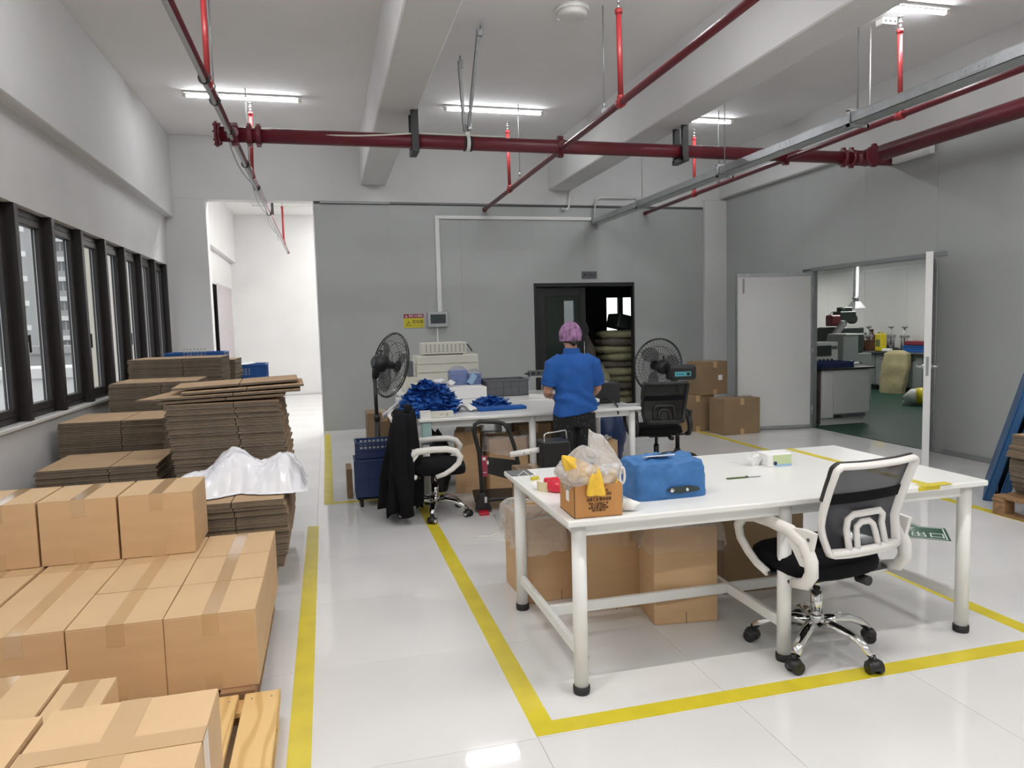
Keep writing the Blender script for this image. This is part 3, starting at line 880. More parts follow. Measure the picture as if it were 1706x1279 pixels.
tri = MB().prism([(-0.12, -0.075), (-0.04, -0.075), (-0.08, 0.0)], 0, 0.001, face_front(0, -0.004, 0))
tri.build('warning_triangle', 'black_plastic', t)
MB().prism([(-0.108, -0.069), (-0.052, -0.069), (-0.08, -0.017)], 0, 0.001, face_front(0, -0.0052, 0)).build('triangle_field', 'yellow_plastic', t)
MB().prism([(-0.077, -0.03), (-0.083, -0.046), (-0.079, -0.046), (-0.083, -0.062), (-0.074, -0.043), (-0.078, -0.043)], 0, 0.001, face_front(0, -0.0064, 0)).build('lightning_mark', 'black_plastic', t)
lettering('警告 小心触电', 0.04, 'white_print', t, face_front(0.03, -0.0055, 0.07), width=0.20)
MB().prism([(-0.125, 0.055), (-0.095, 0.055), (-0.11, 0.083)], 0, 0.001, face_front(0, -0.005, 0)).build('warning_triangle', 'white_print', t)
lettering('配电箱', 0.06, 'black_plastic', t, face_front(0.06, -0.005, -0.02), width=0.16)
lettering('POWER DISTRIBUTION BOX', 0.014, 'black_plastic', t, face_front(0.06, -0.005, -0.075), width=0.165)
t = thing('door_placard', 'small dark grey placard above the black door', 'sign', (4.118, 10.869, 2.298))
MB().box(-0.13, 0.13, -0.008, 0, -0.058, 0.058).build('plate', 'grey_plastic', t, bevel=0.003)
lettering('●储物间', 0.06, 'black_plastic', t, face_front(0.0, -0.009, 0.0), width=0.2)
# ================================================================== CARTONS, PALLETS, STACKS OF FLAT CARTONS
_cc = {}
def carton_meshes(w, d, h, tone):
    k = (w, d, h, tone)
    if k in _cc: return _cc[k]
    g = 0.0035
    body = MB().box(-w / 2, w / 2, -d / 2, d / 2, 0, h - g).mesh('body', 'cardboard' if tone == 0 else tone, bevel=0.004, segs=2)
    fl = MB().box(-w / 2 + 0.001, -0.0015, -d / 2 + 0.001, d / 2 - 0.001, h - g, h).mesh('flap', 'cardboard_top' if tone == 0 else tone, bevel=0.001)
    tp = MB().box(-0.03, 0.03, -d / 2 - 0.001, d / 2 + 0.001, h, h + 0.0008).box(-0.03, 0.03, -d / 2 - 0.0012, -d / 2, h - 0.085, h + 0.0008).box(-0.03, 0.03, d / 2, d / 2 + 0.0012, h - 0.085, h + 0.0008).mesh('packing_tape', 'box_tape')
    lo = MB().box(-0.03, 0.03, -d / 2 - 0.0012, -d / 2, 0, 0.075).mesh('packing_tape', 'box_tape')
    sd = MB().box(-0.0012, 0.0012, -d / 2 - 0.0008, -d / 2 + 0.001, 0.08, h - 0.09).mesh('side_seam', 'cardboard_edge')
    _cc[k] = (body, fl, tp, lo, sd)
    return _cc[k]
def carton(x, y, z, label, w=0.337, d=0.378, h=0.312, rz=0.0, group='sealed brown cartons on the pallets', tone=0, cross=False, name='shipping_carton'):
    t = thing(name, label, 'carton', (x, y, z), rz, group)
    b = carton_meshes(w, d, h, tone)
    link('body', b[0], t); link('flap', b[1], t); link('flap', b[1], t, rotz=PI); link('packing_tape', b[2], t); link('packing_tape', b[3], t)
    if cross:
        MB().box(-w / 2 - 0.001, w / 2 + 0.001, -0.028, 0.028, h + 0.0009, h + 0.0016).box(w / 2, w / 2 + 0.0012, -0.028, 0.028, h - 0.09, h + 0.0016).build('cross_tape', 'box_tape', t)
    return t
def grid_c(c): return -0.485 - 0.3445 * c
zl = 0.14
names = {(0, 0): 'brown carton, lower layer, front right corner above the open pallet planks',
         (1, 0): 'brown carton, lower layer front row, second from the aisle, with a glossy tape strip',
         (2, 0): 'brown carton, lower layer front row, third from the aisle',
         (0, 1): 'brown carton, lower layer aisle side, middle of three',
         (1, 1): 'brown carton, lower layer middle row, second from the aisle',
         (2, 1): 'brown carton, lower layer middle row, third from the aisle',
         (3, 1): 'brown carton, lower layer middle row, nearest the window wall',
         (0, 2): 'brown carton, lower layer aisle side, rearmost beside the flat stack',
         (1, 2): 'brown carton under the upper carton nearest the aisle',
         (2, 2): 'brown carton under the middle one of the upper cartons',
         (3, 2): 'brown carton under the upper carton nearest the window wall'}
for (c, r), lb in names.items():
    carton(grid_c(c) + 0.004 * ((c * 7 + r * 3) % 3 - 1), (3.127, 3.508, 3.890)[r] + 0.003 * ((c + r) % 3 - 1), zl, lb, rz=0.006 * ((c * 5 + r * 2) % 3 - 1))
for c, lb in enumerate(('brown carton, upper layer, nearest the aisle, with a clear side face', 'brown carton, middle of the three upper cartons', 'brown carton, upper layer, nearest the window wall, cut by the frame')):
    carton(-0.847 - 0.3475 * c, 3.99, zl + 0.3135, lb, rz=0.004 * (c - 1))
# front pallet load
carton(-0.434, 1.470, zl + 0.3135, 'near brown carton with two tapes crossing on its top', w=0.332, cross=True, h=0.305)
carton(-0.785, 1.475, zl + 0.3135, 'near upper carton left of the cross taped one, its tape out of view', w=0.336, h=0.297)
carton(-0.440, 1.475, zl, 'brown carton beneath the cross taped carton', w=0.332)
carton(-0.785, 1.478, zl, 'brown carton beneath the near upper left carton', w=0.336)
carton(-1.042, 2.395, zl, 'lower carton at the rear of the near pallet, nearest the window wall', w=0.345)
carton(-0.780, 2.290, zl, 'narrow lower carton wedged behind the cross taped carton', w=0.158)
def pallet(x0, x1, y0, y1, label, mt='wood', nb=7, along='y', z=0.14, nails=True):
    t = thing('wooden_pallet', label, 'pallet', ((x0 + x1) / 2, (y0 + y1) / 2, 0), 0, 'wooden pallets on the floor')
    w, d = (x1 - x0) / 2, (y1 - y0) / 2
    rnd = random.Random(int(x0 * 100 + y0 * 77))
    if along == 'y':
        # boards run in y; the last one on the aisle side is a broad plank
        edges = [(w - 0.132, w)]
        x = w - 0.155
        while x > -w + 0.04:
            b = min(0.10, x + w)
            edges.append((x - b, x)); x -= b + 0.03
        for a, b in edges:
            o = MB().box(a, b, -d + rnd.uniform(-.004, .004), d + rnd.uniform(-.004, .004), z - 0.022, z).build('plank', mt, t, bevel=0.003)
            if nails:
                nl = MB()
                for q in (-d + 0.05, 0.0, d - 0.05):
                    nl.cyl((a + 0.03, q, z - 0.001), (a + 0.03, q, z + 0.0006), 0.004, 6).cyl((b - 0.03, q, z - 0.001), (b - 0.03, q, z + 0.0006), 0.004, 6)
                nl.build('nails', 'grey_plastic', o)
        for q in (-d + 0.05, 0.0, d - 0.05):
            MB().box(-w, w, q - 0.05, q + 0.05, z - 0.044, z - 0.022).build('cross_board', mt, t, bevel=0.003)
            for xx in (-w + 0.06, 0, w - 0.06):
                MB().box(xx - 0.05, xx + 0.05, q - 0.05, q + 0.05, 0.02, z - 0.044).build('block', mt, t, bevel=0.003)
        for xx in (-w + 0.06, 0, w - 0.06):
            MB().box(xx - 0.05, xx + 0.05, -d, d, 0.0, 0.02).build('runner', mt, t, bevel=0.002)
    return t
pallet(-1.38, -0.238, 1.15, 2.875, 'pale wooden pallet in front, two planks bare beside the cartons')
pallet(-1.72, -0.335, 2.905, 4.09, 'wooden pallet hidden under the two layers of cartons', mt='wood_old', nails=False)
# ---- flattened cartons
_sh = [MB().box(-.36, .36, -.325, .325, 0.0005, 0.0078).box(-.36 + 0.004, .36 - 0.003, -.322, .322, 0.0082, 0.0165).mesh('flat_carton', ['cardboard_sheet']) for _ in range(1)]
def two_tone(w, d, th=0.0172, slit=0.07):
    mb = MB()
    for z0, z1, a in ((0.0004, th * 0.46, 0.0), (th * 0.52, th - 0.0004, 0.004)):
        x0, x1, y0, y1 = -w / 2 + a, w / 2 - a * 0.5, -d / 2 + a * 0.6, d / 2 - a * 0.4
        mb.box(x0, slit - 0.003, y0, y1, z0, z1).box(slit + 0.003, x1, y0, y1, z0, z1)
    o = len(mb.f)
    # upper and lower faces kraft paper, sides open flutes darkened to carry their shade
    for i, f in enumerate(mb.f):
        zs = [mb.v[j][2] for j in f]
        mb.mi[i] = 0 if max(zs) - min(zs) < 1e-5 else 1
    return mb.mesh('flat_carton', ['cardboard_sheet', 'cardboard_edge'])
def flat_stack(x, y, z0, n, label, group, w=0.725, d=0.65, th=0.0180, jit=0.006, rz=0.0, lean=(0, 0), bulge=0.0, slit=0.07, me=None, seed=1, top_label=None):
    me = me or two_tone(w, d, th - 0.0018, slit)
    rnd = random.Random(seed)
    for i in range(n):
        u = i / max(1, n - 1)
        o = link('flat_carton', me, None, (x + lean[0] * u + bulge * math.sin(PI * u) + rnd.uniform(-jit, jit), y + lean[1] * u + rnd.uniform(-jit, jit), z0 + th * i), rz + rnd.uniform(-.012, .012))
        tag(o, (top_label or 'topmost sheet, ' + label) if i == n - 1 else label, 'flattened carton', group)
    return z0 + th * n
# pallets beneath
pallet(-1.10, -0.36, 4.46, 5.70, 'wooden pallet under the flat cartons next to the aisle', mt='wood_old', nails=False)
pallet(-1.95, -1.13, 5.18, 6.72, 'wooden pallet under the flat cartons along the window wall', mt='wood_old', nails=False)
ztop = flat_stack(-0.665, 4.72, 0.142, 23, 'flattened carton in the short stack under the crumpled white film', 'flat cartons in the short stack under white film', bulge=0.028, lean=(0.012, 0), seed=3)
ztall = flat_stack(-0.66, 5.42, 0.142, 52, 'flattened carton in the tall leaning stack behind the white film', 'flat cartons in the tall stack', lean=(-0.035, 0.0), bulge=0.03, jit=0.009, seed=4)
za = flat_stack(-1.505, 5.53, 0.142, 30, 'flattened carton in the low stack beside the window wall behind the cartons', 'flat cartons in the low stack by the wall', seed=5)
zb = flat_stack(-1.625, 6.33, 0.142, 42, 'flattened carton in the second stack along the window wall', 'flat cartons in the second wall stack', seed=6, lean=(0.01, 0))
pallet(-1.95, -0.95, 6.98, 8.55, 'wooden pallet under the two farther stacks by the windows', mt='wood_old', nails=False)
zc = flat_stack(-1.53, 7.36, 0.142, 54, 'flattened carton in the third stack along the window wall', 'flat cartons in the third wall stack', seed=7)
zd = flat_stack(-1.49, 8.20, 0.142, 64, 'flattened carton in the tallest wall stack in front of the blue crates', 'flat cartons in the rear wall stack', w=0.87, d=0.70, seed=8)
# loose sheets skewed on top of the tall stack
def loose(x, y, z, w, d, rz, tilt, label):
    me = two_tone(w, d, 0.0155, 0.02)
    o = link('flat_carton', me, None, (x, y, z), 0, (tilt[0], tilt[1], rz))
    tag(o, label, 'flattened carton', 'loose sheets on the tall stack')
loose(-0.70, 5.44, ztall + 0.012, 0.80, 0.62, 0.02, (0.0, -0.020), 'lowest loose flat carton on the tall stack, with a torn edge')
loose(-0.66, 5.47, ztall + 0.038, 0.92, 0.66, 0.035, (0.0, -0.022), 'wide loose flat carton second from below on the tall stack')
loose(-0.58, 5.52, ztall + 0.066, 0.80, 0.64, 0.05, (0.0, -0.03), 'loose flat carton second from the top of the tall stack')
loose(-0.64, 5.60, ztall + 0.092, 0.84, 0.56, 0.06, (0.0, -0.032), 'topmost loose flat carton on the tall stack')
loose(-0.99, 5.62, ztall + 0.008, 0.50, 0.60, -0.15, (0.0, -0.012), 'loose flat carton jutting out towards the windows from the tall stack top')
# ---- crumpled white film on the short stack
def film_pt(u, v):
    x = -1.02 + 0.84 * u; y = 4.44 + 0.60 * v
    edge = 0.20 - 0.06 * math.exp(-((u - 0.75) / 0.12) ** 2) + 0.16 * nz3(u * 5, 0.3, 7.7) + 0.06 * nz3(u * 17, 2.3, 1.7)
    e = min(1, 6 * u) * min(1, 10 * (1 - u)) * min(1, max(0, (v - edge) * 3.2)) * min(1, 8 * (1 - v))
    e = math.sin(e * PI / 2)
    big = 0.15 * math.exp(-((u - 0.50) / 0.18) ** 2) + 0.115 * math.exp(-((u - 0.86) / 0.12) ** 2) + 0.055
    p_, q_ = 0.6 * x + 1.5 * y, 1.2 * x - 0.9 * y
    r = nz3(p_, q_, 1.3, 3.5) * 0.05 + abs(nz3(p_, q_ * 0.5, 4.1, 9)) * 0.035 + abs(nz3(q_, p_ * 0.7, 9.1, 20)) * 0.016
    z = ztop + 0.006 + e * (big + r)
    x += 0.02 * nz3(x, y, 7.7, 9); y += 0.03 * nz3(x, y, 2.7, 9) * e
    if u > 0.94: z -= (u - 0.94) * 1.6 * e; x += 0.02
    return x, max(y, 4.43 + edge * 0.6), z
fm = MB().grid(film_pt, 110, 70)
o = fm.build('plastic_film', 'white_film')
tag(o, 'crumpled heap of thin white plastic film on the short flat carton stack', 'plastic film')
# ---- blue crates at the far windows
def crate(name, label, x, y, z, w, d, h, m, cat='crate', rz=0.0, holes=True, rim=0.02, group=None):
    t = thing(name, label, cat, (x, y, z), rz, group)
    th = 0.006
    b = MB().box(-w / 2, w / 2, -d / 2, d / 2, 0, th)
    b.box(-w / 2, w / 2, -d / 2, -d / 2 + th, 0, h).box(-w / 2, w / 2, d / 2 - th, d / 2, 0, h).box(-w / 2, -w / 2 + th, -d / 2, d / 2, 0, h).box(w / 2 - th, w / 2, -d / 2, d / 2, 0, h)
    b.build('body', m, t)
    r = MB()
    for z0, z1, o_ in ((h - rim, h, 0.012), (h * 0.5, h * 0.5 + 0.008, 0.006)):
        r.box(-w / 2 - o_, w / 2 + o_, -d / 2 - o_, -d / 2, z0, z1).box(-w / 2 - o_, w / 2 + o_, d / 2, d / 2 + o_, z0, z1).box(-w / 2 - o_, -w / 2, -d / 2, d / 2, z0, z1).box(w / 2, w / 2 + o_, -d / 2, d / 2, z0, z1)
    r.build('rim', m, t, bevel=0.002)
    rb = MB()
    n = max(2, int(w / 0.09))
    for i in range(n + 1):
        xx = -w / 2 + 0.004 + i * (w - 0.008) / n
        rb.box(xx - 0.004, xx + 0.004, -d / 2 - 0.006, -d / 2, 0.0, h - rim)
    n = max(2, int(d / 0.09))
    for i in range(n + 1):
        yy = -d / 2 + 0.004 + i * (d - 0.008) / n
        rb.box(w / 2, w / 2 + 0.006, yy - 0.004, yy + 0.004, 0, h - rim).box(-w / 2 - 0.006, -w / 2, yy - 0.004, yy + 0.004, 0, h - rim)
    rb.build('ribs', m, t)
    if holes:
        hl = MB()
        for i in range(7):
            for j in range(3):
                hl.box(-0.12 + i * 0.036, -0.12 + i * 0.036 + 0.022, -d / 2 - 0.0015, -d / 2 + 0.0005, h * 0.62 + j * 0.03, h * 0.62 + j * 0.03 + 0.016)
        hl.build('vent_slots', 'grey_light', t)
    return t
flat_stack(-1.42, 9.05, 0.004, 50, 'flattened carton in the hidden stack under the blue crates', 'flat cartons under the blue crates', w=0.8, d=0.66, th=0.0246, seed=9)
crate('plastic_crate', 'blue plastic crate on the rear flat carton stack by the windows', -1.46, 9.05, 1.237, 0.62, 0.42, 0.085, 'blue_plastic', rim=0.014)
crate('plastic_crate', 'second blue crate lower and farther, with white paper on it, before the opening', -1.05, 9.62, 0.80, 0.60, 0.42, 0.34, 'blue_plastic')
carton(-1.10, 9.62, 0.004, 'brown carton under the farther blue crate', w=0.6, d=0.5, h=0.79, group=None)
tag(MB().box(-0.1, 0.1, -0.12, 0.12, 0, 0.002).build('paper_sheet', 'paper', loc=(-1.0, 9.6, 1.142), rot=(0.05, -0.12, 0.3)), 'white paper sheet lying in the farther blue crate', 'paper')
# ---- yellow floor tapes
def floor_tape(x0, x1, y0, y1, label):
    o = MB().box(x0, x1, y0, y1, 0.0001, 0.0012).build('floor_tape', 'yellow_tape')
    tag(o, label, 'floor tape', 'yellow tape lines on the floor')
floor_tape(-0.208, -0.122, 0.6, 5.78, 'yellow floor tape along the pallets on the aisle side')
floor_tape(0.698, 0.786, 2.572, 6.15, 'yellow floor tape running from the near corner to behind the jacket chair')
floor_tape(0.698, 3.29, 2.482, 2.572, 'yellow floor tape across the front of the white table')
floor_tape(3.195, 3.285, 2.572, 5.2, 'yellow floor tape right of the white table passing its leg')
floor_tape(4.90, 4.985, 3.2, 9.3, 'yellow floor tape along the right wall by the blue pallets')
floor_tape(-0.085, 0.0, 6.46, 10.84, 'yellow floor tape along the aisle in front of the grey wall end')
floor_tape(0.0, 1.0, 6.46, 6.54, 'short yellow floor tape under the navy crate trolley')
# ---- green exit arrow on the floor
t = thing('floor_sign', 'green arrow sticker with white characters on the floor behind the chair', 'floor sign', (4.155, 4.0, 0.0006), math.radians(141))
arrow = [(0.0, -0.16), (0.15, -0.16), (0.27, -0.34), (0.34, -0.32), (0.78, 0.0), (0.34, 0.32), (0.29, 0.16), (0.0, 0.16)]
MB().prism(arrow, 0, 0.0012).build('arrow', 'green_sign', t)
inner = [(0.02 + x * 0.95, y * 0.90) for x, y in arrow]
b = MB()
for i in range(len(inner)):
    p, q = inner[i], inner[(i + 1) % len(inner)]
    b.bar((p[0], p[1], 0.0014), (q[0], q[1], 0.0014), 0.008, 0.0006)
b.build('border_line', 'white_print', t)
lettering('出口', 0.13, 'white_print', t, Matrix.Translation((0.13, 0.06, 0.0014)) @ Matrix.Rotation(PI, 4, 'Z'), width=0.20)
lettering('安全', 0.13, 'white_print', t, Matrix.Translation((0.30, -0.08, 0.0014)) @ Matrix.Rotation(PI, 4, 'Z'), width=0.20)
# ================================================================== WORK TABLES
def work_table(name, label, x0, x1, y0, y1, xs, z=0.755, rail_z=0.17, rails=True, group='white work tables'):
    t = thing(name, label, 'table', ((x0 + x1) / 2, (y0 + y1) / 2, 0), 0, group)
    cx, cyy = (x0 + x1) / 2, (y0 + y1) / 2
    w, d = (x1 - x0) / 2, (y1 - y0) / 2
    MB().box(-w, w, -d, d, z - 0.027, z).build('table_top', 'white_paint', t, bevel=0.006, segs=2)
    ap = MB()
    for s in (-1, 1):
        ap.box(-w + 0.06, w - 0.06, s * (d - 0.075) - 0.012, s * (d - 0.075) + 0.012, z - 0.085, z - 0.027)
    for x in xs:
        ap.box(x - cx - 0.012, x - cx + 0.012, -d + 0.07, d - 0.07, z - 0.085, z - 0.027)
    ap.build('apron', 'white_paint', t, bevel=0.003)
    for x in xs:
        for s in (-1, 1):
            yy = s * (d - 0.068)
            l = MB().cyl((x - cx, yy, 0.03), (x - cx, yy, z - 0.027), 0.031, 20).build('leg', 'white_paint', t)
            MB().lathe([(0.034, 0.0), (0.036, 0.008), (0.036, 0.032), (0.031, 0.034)], (x - cx, yy, 0), 20).build('foot', 'black_rubber', l)
            if rails:
                MB().cyl((x - cx + 0.029, yy, rail_z - 0.02), (x - cx + 0.034, yy, rail_z - 0.02), 0.008, 8).build('bolt', 'steel_grey', l)
        if rails:
            MB().box(x - cx - 0.0125, x - cx + 0.0125, -d + 0.095, d - 0.095, rail_z - 0.025, rail_z + 0.025).build('cross_rail', 'white_paint', t, bevel=0.003)
    if rails:
        for a, b in zip(xs[:-1], xs[1:]):
            MB().box(a - cx + 0.0125, b - cx - 0.0125, -0.0125, 0.0125, rail_z - 0.025, rail_z + 0.025).build('long_rail', 'white_paint', t, bevel=0.003)
    return t
t1 = work_table('work_table', 'long white work table in front with the office chair pushed up to it', 0.903, 3.004, 2.672, 3.742, (0.972, 1.945, 2.935))
work_table('work_table', 'white work table behind where the worker stands', 0.735, 2.805, 6.10, 7.12, (0.80, 1.765, 2.735))
work_table('work_table', 'white work table pushed behind the worker\'s table, carrying the grey tote', 0.735, 2.62, 7.14, 8.20, (0.80, 1.70, 2.55))
work_table('work_table', 'white table against the grey wall under the drawer unit', 0.80, 2.05, 8.45, 9.45, (0.87, 1.98), rails=False)
# ================================================================== CHAIRS
def chair(name, label, loc, rz, frame='white_plastic', mesh='chair_mesh', base='chrome', arm=None, caster_ring=None, spin=0.0, group='office chairs'):
    arm = arm or frame
    t = thing(name, label, 'chair', loc, rz, group)
    # star base
    for k in range(5):
        a = 2 * PI * k / 5 + spin
        c, s = math.cos(a), math.sin(a)
        pts = [(c * r, s * r, z) for r, z in ((0.02, 0.135), (0.09, 0.142), (0.17, 0.132), (0.235, 0.105), (0.275, 0.075))]
        lg = MB().tube(pts, [0.030, 0.029, 0.026, 0.023, 0.020], 12, flat=0.8).build('leg', base, t)
        ca = MB()
        q = Vector((c * 0.285, s * 0.285, 0.028))
        sd = Vector((math.cos(a + 1.1), math.sin(a + 1.1), 0))
        for sg in (-1, 1):
            ca.cyl(q + sd * (sg * 0.022 - 0.009), q + sd * (sg * 0.022 + 0.010), 0.0285, 14)
        ca.cbox(q + Vector((0, 0, 0.012)), (0.03, 0.03, 0.05))
        ca.lathe([(0.034, 0.024), (0.036, 0.042), (0.024, 0.060), (0.008, 0.060), (0.006, 0.082)], (q.x, q.y, 0), 12)
        ca = ca.build('caster', 'black_plastic', lg)
        if caster_ring:
            rm = MB()
            for sg in (-1, 1):
                rm.cyl(q + sd * sg * 0.0312, q + sd * sg * 0.0335, 0.017, 12)
            rm.build('caster_ring', caster_ring, lg)
    MB().lathe([(0.034, 0.115), (0.036, 0.165), (0.027, 0.175)], (0, 0, 0), 16).build('hub', base, t)
    MB().cyl((0, 0, 0.165), (0, 0, 0.29), 0.027, 16).cyl((0, 0, 0.28), (0, 0, 0.40), 0.016, 12).build('gas_column', base, t)
    MB().cbox((0, -0.01, 0.395), (0.22, 0.24, 0.03)).tube([(0.05, 0.0, 0.395), (0.22, 0.02, 0.39), (0.26, 0.02, 0.38)], [0.006, 0.006, 0.012], 8).build('mechanism', 'black_plastic', t, bevel=0.004)
    MB().cyl((0.10, -0.20, 0.375), (0.10, -0.14, 0.375), 0.022, 12).build('tension_knob', 'black_plastic', t)
    # seat cushion
    def seat(u, v):
        th = 2 * PI * v
        e = 3.2
        cx = math.copysign(abs(math.cos(th)) ** (2 / e), math.cos(th)); cy = math.copysign(abs(math.sin(th)) ** (2 / e), math.sin(th))
        prof = ((0.0, 0.405), (0.9, 0.405), (0.985, 0.42), (1.0, 0.45), (0.97, 0.478), (0.86, 0.494), (0.5, 0.502), (0.0, 0.502))
        k = u * (len(prof) - 1); i = min(int(k), len(prof) - 2); f = k - i
        r = prof[i][0] * (1 - f) + prof[i + 1][0] * f; z = prof[i][1] * (1 - f) + prof[i + 1][1] * f
        y = cy * 0.235 * r + 0.02
        return cx * 0.245 * r, y, z - max(0, y - 0.14) ** 2 * 2.2
    MB().grid(seat, 21, 40, wrap=True).build('seat', 'black_fabric', t)
    # backrest: rounded upright frame, hollow curve, leaning back
    def by(x, z):
        a = -0.242 - 0.50 * max(0.0, z - 0.66) ** 1.3 - 0.22 * max(0.0, 0.66 - z)
        return a + 0.42 * x * x
    def outline(k):
        # k 0..1 round the frame
        P = [(-0.190, 0.555), (-0.205, 0.62), (-0.214, 0.72), (-0.218, 0.85), (-0.219, 0.925), (-0.205, 0.939), (-0.10, 0.935), (0.10, 0.935), (0.205, 0.939), (0.219, 0.925), (0.218, 0.85), (0.214, 0.72), (0.205, 0.62), (0.190, 0.555), (0.10, 0.55), (-0.10, 0.55)]
        q = k * len(P); i = int(q) % len(P); f = q - int(q)
        a, b = P[i], P[(i + 1) % len(P)]
        return a[0] * (1 - f) + b[0] * f, a[1] * (1 - f) + b[1] * f
    lp = []
    for i in range(64):
        x, z = outline(i / 64)
        lp.append((x, by(x, z), z))
    MB().tube(lp, 0.026, 10, closed=True, flat=0.55).build('back_frame', frame, t)
    lp2 = [(x * 1.02, y + 0.013, z + (0.006 if z > 0.9 else 0)) for x, y, z in lp[10:38]]
    MB().tube(lp2, 0.0135, 8).build('back_edge_trim', 'black_plastic', t)
    def net(u, v):
        z = 0.56 + 0.37 * u
        hw = 0.188 + 0.026 * min(1, (z - 0.5) / 0.35)
        x = -hw + 2 * hw * v
        return x, by(x, z) + 0.004, z
    MB().grid(net, 10, 10).build('back_mesh', mesh, t)
    MB().grid(lambda u, v: (-0.2 + 0.40 * v, by(-0.2 + 0.40 * v, 0.765 + 0.05 * u) - 0.002, 0.765 + 0.05 * u), 3, 10).build('rear_band', 'black_fabric', t)
    # lumbar piece: two nested arches on a bottom bar
    lm = MB()
    def arch(w0, w1, z0, z1, rr):
        pts = [(-w0, z0), (-(w0 * 0.4 + w1 * 0.6), z0 * 0.4 + z1 * 0.6), (-w1, z1 - 0.02), (-w1 + 0.025, z1), (w1 - 0.025, z1), (w1, z1 - 0.02), (w0 * 0.4 + w1 * 0.6, z0 * 0.4 + z1 * 0.6), (w0, z0)]
        lm.tube([(x, by(x, z) - 0.018, z) for x, z in pts], rr, 8, flat=0.75)
    arch(0.104, 0.100, 0.565, 0.715, 0.0165)
    arch(0.060, 0.048, 0.565, 0.675, 0.0155)
    lm.tube([(x, by(x, 0.56) - 0.014, 0.558) for x in (-0.19, -0.1, 0, 0.1, 0.19)], 0.018, 8)
    lm.build('lumbar_support', frame, t)
    # arm loops
    path = [(-0.13, 0.405), (-0.205, 0.425), (-0.238, 0.475), (-0.235, 0.53), (-0.20, 0.595), (-0.12, 0.632), (0.0, 0.645), (0.11, 0.645), (0.18, 0.625), (0.215, 0.575), (0.20, 0.52), (0.15, 0.47), (0.09, 0.43), (0.02, 0.405)]
    for sg in (-1, 1):
        a = MB().tube([(sg * 0.272, y, z) for y, z in path], [0.016, 0.022, 0.025, 0.026, 0.026, 0.024, 0.023, 0.023, 0.022, 0.020, 0.018, 0.017, 0.016, 0.015], 12, flat=1.25)
        a.prism([(-0.225, 0.50), (-0.185, 0.50), (-0.11, 0.60), (-0.10, 0.645), (-0.20, 0.66), (-0.262, 0.655)], sg * 0.262, sg * 0.284, Matrix(((0, 0, 1, 0), (1, 0, 0, 0), (0, 1, 0, 0), (0, 0, 0, 1))))
        a = a.build('armrest', arm, t)
        MB().cyl((sg * 0.285, -0.232, 0.625), (sg * 0.288, -0.232, 0.625), 0.008, 8).cyl((sg * 0.285, -0.205, 0.545), (sg * 0.288, -0.205, 0.545), 0.008, 8).build('screws', 'grey_plastic', a)
        for q0, q1 in ((0.0, 0.06), (-0.16, -0.10)):
            MB().box(min(sg * 0.12, sg * 0.27), max(sg * 0.12, sg * 0.27), q0, q1, 0.396, 0.408).build('arm_bracket', 'black_plastic', t)
    return t
chair('office_chair', 'white framed office chair with grey mesh back at the front table', (2.15, 2.785, 0), math.radians(8), spin=math.radians(63))
chair('office_chair', 'white armed office chair with a black jacket hung over its back', (0.815, 5.80, 0), math.radians(-100), spin=math.radians(-5), caster_ring='white_plastic').scale = (1, 1, 0.91)
chair('office_chair', 'all black office chair with mesh back beside the worker\'s table', (3.22, 6.66, 0), math.radians(-8), frame='black_plastic', mesh='black_mesh', base='black_plastic', spin=0.3)
# ---- jacket over the chair back
def jacket():
    t = thing('jacket', 'long black jacket hung over the back of the white armed chair', 'jacket', (0.555, 5.765, 0), math.radians(-10))
    rings = []
    N = 44
    for i in range(15):
        u = i / 14
        z = 0.875 - 0.74 * u
        rx = 0.085 + 0.075 * min(1, u * 1.6) - 0.02 * max(0, u - 0.7)
        ry = 0.235 + 0.02 * math.sin(u * 3) - 0.06 * max(0, u - 0.55)
        if i == 0: rx, ry = 0.075, 0.215
        ring = []
        for j in range(N):
            a = 2 * PI * j / N
            f = 1 + (0.05 + 0.13 * u) * math.sin(a * 7 + 1.3 + u * 1.5) * (0.4 + u) + 0.07 * nz3(math.cos(a) * 2, math.sin(a) * 2, z * 3)
            ring.append((math.cos(a) * rx * f + 0.02 - 0.05 * u, math.sin(a) * ry * f, z + 0.03 * math.cos(a * 2) * (1 - u) * 0.6 - 0.05 * u * abs(math.sin(a * 1.5 + 0.4))))
        rings.append(ring)
    MB().loft(rings).build('body', 'black_fabric', t)
    for sg, dx in ((-1, 0.02), (1, -0.03)):
        pts = [(0.0, sg * 0.19, 0.84), (-0.03 + dx, sg * 0.255, 0.68), (-0.03 + dx, sg * 0.25, 0.45), (0.0 + dx, sg * 0.215, 0.22), (0.02 + dx, sg * 0.20, 0.07)]
        MB().tube(pts, [0.055, 0.065, 0.06, 0.056, 0.052], 14).build('sleeve', 'black_fabric', t)
    pts = [(0.05, -0.12, 0.87), (0.06, -0.06, 0.905), (0.04, 0, 0.915), (0.06, 0.06, 0.905), (0.05, 0.12, 0.87)]
    MB().tube(pts, 0.03, 10, flat=0.6).build('collar', 'black_fabric', t)
    # front tail hanging towards the floor
    def tail(u, v):
        return (-0.13 + 0.02 * math.sin(v * 9), -0.17 + 0.34 * v, 0.35 - 0.30 * u + 0.02 * math.sin(v * 12))
    MB().grid(tail, 8, 14).build('tail', 'black_fabric', t, solid=0.01)
jacket()
